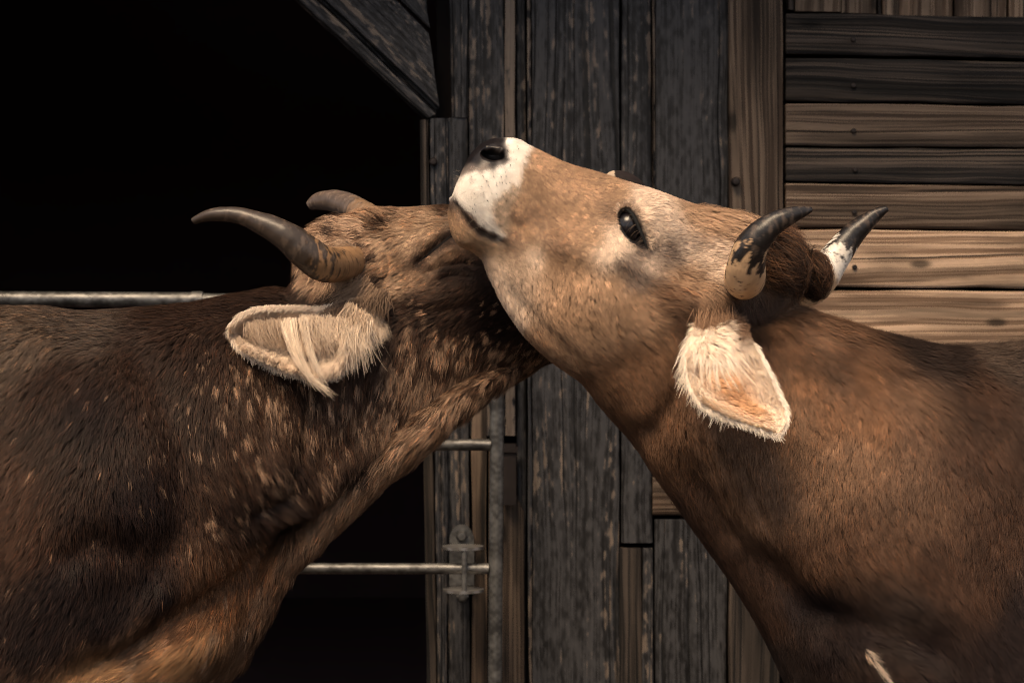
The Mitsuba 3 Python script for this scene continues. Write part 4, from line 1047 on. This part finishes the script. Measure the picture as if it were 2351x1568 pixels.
pale = number_field(sk, [(700, 660, 0.02), (500, 700, 0.02), (300, 760, 0.06), (150, 850, 0.10), (80, 760, 0.3), (200, 1000, 0.06), (250, 1200, 0.08), (100, 1100, 0.12), (300, 1350, 0.03), (420, 850, 0.22), (500, 950, 0.28), (600, 900, 0.40), (700, 950, 0.50), (800, 900, 0.40), (900, 850, 0.50), (1000, 820, 0.55), (1080, 850, 0.60), (1000, 900, 0.75), (1150, 850, 0.5),
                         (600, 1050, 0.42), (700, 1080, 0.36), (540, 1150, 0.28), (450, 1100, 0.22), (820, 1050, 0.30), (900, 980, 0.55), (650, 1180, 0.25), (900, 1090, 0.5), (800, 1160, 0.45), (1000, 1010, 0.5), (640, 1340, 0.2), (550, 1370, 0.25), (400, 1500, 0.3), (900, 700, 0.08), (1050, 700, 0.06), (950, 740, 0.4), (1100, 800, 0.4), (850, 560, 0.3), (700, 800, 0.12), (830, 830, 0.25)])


def dark_color(p, n, which, m, rng):
    c = coat2(p)
    lum = c.mean(1)
    tone = np.exp(rng.normal(0, 0.22, m))[which] * np.exp(rng.normal(0, 0.18, len(p)))
    c = c * tone[:, None]
    patch = fbm(p * [1, 1, 0.30], 140, 2, 60)
    r = rng.random(m)[which]
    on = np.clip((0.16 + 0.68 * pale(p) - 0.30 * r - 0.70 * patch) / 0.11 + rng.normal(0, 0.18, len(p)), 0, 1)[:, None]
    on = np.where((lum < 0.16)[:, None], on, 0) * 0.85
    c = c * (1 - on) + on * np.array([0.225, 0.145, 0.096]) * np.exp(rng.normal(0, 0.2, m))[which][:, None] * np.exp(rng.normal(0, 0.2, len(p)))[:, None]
    warm = rng.random(len(p)) < 0.08
    return np.where((warm & (lum < 0.2))[:, None], c * np.array([1.8, 1.4, 1.15]), c)


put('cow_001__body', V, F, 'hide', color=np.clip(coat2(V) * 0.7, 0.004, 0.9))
arrows = [(1030, 500, -0.9, 0.1), (950, 500, -0.9, 0.2), (870, 500, -0.8, -0.2), (800, 520, -0.9, -0.3), (880, 560, -0.6, 0.8), (960, 550, -0.7, 0.6), (1000, 590, -0.7, 0.5), (1080, 620, -0.5, 0.8), (940, 630, -0.8, 0.4), (870, 610, -0.7, 0.6), (820, 640, -0.3, 0.9), (900, 690, -0.9, 0.2), (1000, 690, -0.9, 0.35), (1100, 700, -0.8, 0.6),
          (650, 680, -0.9, 0.35), (500, 710, -0.9, 0.3), (350, 730, -0.8, 0.5), (200, 740, -0.9, 0.3), (60, 730, -0.9, 0.3), (80, 830, -0.3, 1), (150, 950, -0.25, 1), (300, 850, -0.1, 1), (450, 800, -0.15, 1), (600, 800, -0.1, 1), (400, 950, -0.05, 1), (300, 1100, -0.02, 1), (420, 1150, 0.12, 1), (500, 1000, 0.15, 1), (600, 950, 0.2, 1), (550, 1100, 0.35, 1), (700, 950, 0.1, 1), (800, 900, -0.05, 1),
          (950, 800, -0.05, 1), (1050, 820, -0.15, 1), (1000, 900, -0.35, 1), (1120, 880, -0.7, 0.7), (900, 960, -0.3, 1), (820, 1010, 0.1, 1), (680, 1080, 0.35, 0.9), (640, 1180, 0.7, 0.5), (1000, 1010, -0.7, 0.7), (900, 1090, -0.65, 0.7), (780, 1190, -0.5, 0.9), (690, 1290, -0.35, 1), (620, 1420, -0.3, 1), (540, 1400, -0.5, 0.85), (430, 1470, -0.7, 0.6), (330, 1540, -0.7, 0.5),
          (200, 1250, -0.1, 1), (100, 1150, -0.3, 1), (100, 1350, -0.6, 0.7), (300, 1400, -0.5, 0.8), (440, 1280, 0.3, 1), (550, 1230, 0.6, 0.7), (-500, 1100, -0.3, 1)]
flow2 = flow_field(sk, arrows)
lenf2 = number_field(sk, [(1000, 500, 0.015), (850, 520, 0.022), (800, 560, 0.024), (980, 560, 0.008), (1050, 600, 0.008), (1000, 575, 0.004), (1030, 550, 0.004), (965, 600, 0.006), (1010, 600, 0.006), (1000, 540, 0.008), (1000, 700, 0.018), (900, 640, 0.018), (1000, 850, 0.026), (800, 950, 0.028), (600, 1000, 0.028), (600, 700, 0.022), (300, 800, 0.020), (200, 1100, 0.020), (900, 1080, 0.026), (700, 1280, 0.028), (450, 1480, 0.028), (100, 740, 0.020), (300, 1300, 0.022)])


def dens2(p, n):
    d = np.where(in_view(p), np.where(n[:, 1] < 0.35, 1.0, 0.08), np.where(in_view(p, 420), 0.40, 0.06) * (n[:, 1] < 0.2))
    hidden = (p[:, 0] > P(1300, 0, 0.1)[0])
    return d * np.where(hidden, 0.02, 1.0) * np.where(p[:, 2] < 0.3, 0.0, 1.0)


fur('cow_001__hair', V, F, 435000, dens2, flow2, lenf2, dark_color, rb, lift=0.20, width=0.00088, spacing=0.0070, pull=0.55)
labels['cow_001'] = {'label': 'dark brown cow with closed eye stretching its head under the chin of the fawn cow', 'category': 'cow'}
def lid_line(key, pts, r, col):
    pts = np.array(pts, float)
    k = np.linspace(0, 1, 50)
    q = sk.at(*Akima1DInterpolator(np.linspace(0, 1, len(pts)), pts)(k).T)
    q[:, 1] = np.convolve(np.pad(q[:, 1], 5, mode='edge'), np.ones(11) / 11, mode='valid') + 0.0012
    tv, tf = tube(q, r * np.sin(np.pi * np.clip(k * 0.94 + 0.03, 0, 1)) ** 0.6, 12)
    put(key, tv, tf, 'hide', color=np.full((len(tv), 3), col))
    return q


lid = lid_line('cow_001__eyelid', [(957, 606), (978, 590), (1003, 570), (1026, 551), (1048, 532)], 0.0031, (0.006, 0.005, 0.005))
n_l = 70
root = lid[rb.integers(3, 47, n_l)] + rb.normal(0, 0.0008, (n_l, 3))
t = np.linspace(0, 1, 6)[None, :, None]
L = rb.uniform(0.010, 0.020, (n_l, 1, 1))
lock('cow_001__eyelash', None, root[:, None] + L * (t * unit(np.array([0.25, -0.35, -0.85]) + rb.normal(0, 0.18, (n_l, 3)))[:, None] + t ** 2 * np.array([0.2, 0, 0.1])), 0.0006, np.full((n_l, 3), 0.02), rb)
horn('cow_001__horn', [(812, 600, 0.09), (775, 607, 0.02), (742, 606, -0.02), (700, 577, -0.04), (640, 532, -0.045), (565, 500, -0.04), (495, 493, -0.035), (443, 509, -0.03)],
     [24, 26, 27, 25.5, 20, 13.5, 10, 5.0], horn_tan(0.34, 13, base=(0.21, 0.12, 0.060), dark=(0.034, 0.024, 0.018), dirty=0.50, ragged=0.95), 13)
horn('cow_001__horn_001', [(860, 505, 0.27), (815, 480, 0.31), (778, 464, 0.34), (740, 461, 0.36), (710, 474, 0.37)], [21, 21, 19.5, 16, 8], horn_tan(0.2, 15, base=(0.16, 0.1, 0.06), dark=(0.075, 0.055, 0.045)), 15)
eb = [(890, 680, 0.16), (815, 682, 0.03), (735, 706, 0.0), (660, 704, -0.02), (595, 708, -0.03), (548, 728, -0.03), (530, 762, -0.02)]
ea = [(884, 706, 0.16), (845, 760, 0.03), (800, 832, -0.01), (735, 862, -0.03), (650, 848, -0.04), (570, 812, -0.035), (531, 766, -0.02)]


def ear_in2(st_, v):
    s, t = st_[:, :1], st_[:, 1:]
    mid = np.clip(1 - np.abs(t) * 1.2, 0, 1)
    return np.array([0.50, 0.37, 0.26]) * (1 - mid) + np.array([0.16, 0.10, 0.065]) * mid


ev, ef, est = cup('cow_001__ear', ea, eb, [0.0, 0.004, 0.020, 0.036, 0.038, 0.026, 0.003], ear_in2, ear_out)


def l_flow(st_, p):
    s, t = st_[:, 0], st_[:, 1]
    up = np.clip(t * 2.0 - 0.9, 0, 1)[:, None]
    lo = np.clip(-t * 1.5 - 0.1, 0, 1)[:, None]
    tipk = np.clip(s * 2 - 1.1, 0, 1)[:, None]
    return np.array([-0.35, -0.05, -0.8]) * (1 - up) + np.array([-0.55, -0.35, -0.55]) * up + lo * np.array([0.15, -0.1, -0.6]) + tipk * np.array([-0.8, 0, -0.1])


def l_col(st_, p, rng, w, m):
    s, t = st_[:, :1], st_[:, 1:]
    mid = np.clip(1 - np.abs(t - 0.20) * 1.9, 0, 1) * np.clip((s - 0.45) / 0.15, 0, 1)
    c = np.array([0.60, 0.475, 0.36]) * (1 - mid) + np.array([0.30, 0.195, 0.125]) * mid
    dk = np.clip((0.36 - s) / 0.12, 0, 1) * np.clip((t - 0.35) / 0.3, 0, 1)
    c = c * (1 - dk) + np.array([0.12, 0.08, 0.06]) * dk
    return c * np.exp(rng.normal(0, 0.14, len(p)))[:, None] * np.exp(rng.normal(0, 0.10, m))[w][:, None]


rim_hair('cow_001__ear__fringe_003', eb, 2600, (0.005, 0.013), lambda al, k: al * 0.55 + np.array([-0.1, -0.55, -0.30]), 0.20, (0.66, 0.54, 0.42), rb, at=(0.28, 1.0))
rim_hair('cow_001__ear__fringe_004', ea, 1700, (0.005, 0.013), lambda al, k: -al * 0.3 + np.array([0.0, -0.45, -0.55]), 0.22, (0.68, 0.56, 0.44), rb, at=(0.2, 1.0))
ear_hair('cow_001__ear__hair', ev, ef, est, 44000, l_flow, lambda st_: 0.017 + 0.010 * (st_[:, 0] < 0.45) + 0.006 * (st_[:, 1] < -0.5), l_col, rb, lift=0.40)
t = np.linspace(0, 1, 12)[None, :, None]




def wisp(key, a, b, via, tip, n, rng, col, width=0.0008, tight=0.004):
    """A lock that starts broad and runs together into a thin tip."""
    k = rng.random((n, 1))
    p0 = P(*a) * (1 - k) + P(*b) * k + rng.normal(0, 0.002, (n, 3))
    p1 = P(*via) + (p0 - (P(*a) + P(*b)) / 2) * 0.55 + rng.normal(0, 0.0022, (n, 3))
    p2 = P(*tip) + rng.normal(0, tight, (n, 3)) - unit(P(*tip) - P(*via)) * rng.uniform(0, 0.035, (n, 1))
    t = np.linspace(0, 1, 14)[None, :, None]
    cv = p0[:, None] * (1 - t) ** 2 + 2 * t * (1 - t) * p1[:, None] + t ** 2 * p2[:, None]
    lock(key, None, cv, width, np.array(col) * np.exp(rng.normal(0, 0.17, (n, 1))), rng)


wisp('cow_001__ear__long_hair', (648, 738, -0.042), (678, 730, -0.044), (676, 850, -0.066), (768, 908, -0.058), 90, rb, (0.68, 0.55, 0.415))
wisp('cow_001__ear__long_hair_004', (684, 735, -0.042), (704, 728, -0.040), (712, 822, -0.060), (748, 892, -0.056), 45, rb, (0.68, 0.55, 0.415))
swag('cow_001__ear__long_hair_001', (565, 742, -0.032), (650, 735, -0.038), 420, (0.018, 0.042), ((0.15, -0.12, -0.9), (0.2, 0.1, 0.0)), 0.16, rb, (0.42, 0.31, 0.22), width=0.0007)
swag('cow_001__ear__long_hair_002', (690, 728, -0.036), (800, 735, -0.01), 900, (0.030, 0.060), ((0.02, -0.16, -0.9), (0.16, 0.08, 0.0)), 0.22, rb, (0.58, 0.45, 0.33), width=0.0007)
swag('cow_001__ear__long_hair_003', (838, 640, 0.06), (892, 705, 0.06), 1500, (0.035, 0.065), ((-0.55, -0.45, -0.55), (-0.25, 0.15, -0.25)), 0.16, rb, (0.25, 0.165, 0.11), width=0.0008)
swag('cow_001__ear__fringe_005', (750, 712, 0.0), (888, 668, 0.05), 1300, (0.020, 0.045), ((-0.25, -0.35, -0.7), (-0.1, 0.2, -0.2)), 0.22, rb, (0.16, 0.105, 0.07), width=0.0009)
swag('cow_001__ear__fringe', (700, 858, -0.03), (800, 828, -0.015), 420, (0.006, 0.018), ((0.1, -0.1, -0.9), (0.0, 0.1, -0.1)), 0.22, rb)
swag('cow_001__ear__fringe_001', (800, 700, 0.0), (850, 730, 0.0), 500, (0.02, 0.045), ((-0.15, -0.35, -0.8), (-0.1, 0.2, -0.1)), 0.25, rb, (0.5, 0.37, 0.26))
swag('cow_001__ear__fringe_002', (790, 760, -0.02), (850, 740, 0.0), 420, (0.03, 0.06), ((-0.05, -0.3, -0.9), (0.05, 0.2, -0.1)), 0.2, rb, (0.62, 0.5, 0.38))
def near_any(sk_, spots):
    pts = sk_.at([q[0] for q in spots], [q[1] for q in spots])
    rad = np.array([q[2] for q in spots]) * 3.0 / FPX

    def inside(p):
        d = np.linalg.norm(p[:, None, [0, 2]] - pts[None][:, :, [0, 2]], axis=2) / rad
        return np.clip(1.6 - d.min(1) * 1.2, 0, 1)
    return inside


poll = near_any(sk, [(720, 572, 36), (745, 552, 36), (785, 540, 36), (820, 545, 32), (800, 575, 42), (835, 580, 30), (800, 625, 32), (735, 640, 26)])
poll_col = lambda p, n, w, m, r: np.where((r.random(m)[w] < 0.45)[:, None], [0.36, 0.235, 0.155], np.where((r.random(m)[w] < 0.5)[:, None], [0.17, 0.10, 0.062], [0.05, 0.030, 0.021])) * np.exp(r.normal(0, 0.25, len(p)))[:, None]
fur('cow_001__forelock', V, F, 15000, lambda p, n: poll(p) * (n[:, 1] < 0.6), lambda p: flow2(p) + np.stack([fbm(p, 24, 2, 91) - 0.5, 0 * p[:, 0], fbm(p, 24, 2, 92) - 0.5], -1) * 1.8, lambda p: 0.022 + 0.012 * fbm(p, 30, 2, 9), poll_col, rb, lift=0.26, width=0.0009, spacing=0.006, pull=0.42, bend=0.7, jitter=0.32)
for nm, a_, b_, d_, col_ in (('cow_001__horn_collar', (786, 566, 0.06), (800, 650, 0.05), (-0.7, -0.5, 0.0), (0.30, 0.20, 0.13)), ('cow_001__horn_collar_001', (800, 560, 0.07), (822, 600, 0.05), (-0.6, -0.6, 0.3), (0.36, 0.25, 0.17))):
    swag(nm, a_, b_, 500, (0.012, 0.028), (d_, (-0.1, 0.2, -0.3)), 0.30, rb, col_, width=0.0008)

for key in list(scene):
    if key.endswith(('__hair', '__nape_hair', '__fringe', '__long_hair', '__forelock', '__eyelash', '__eyelid_hair', '__muzzle_bristles', '__whiskers', '__horn_collar', '__horn_collar_001')) or '__fringe_' in key or '__long_hair_' in key:
        labels[key] = {'kind': 'stuff'}
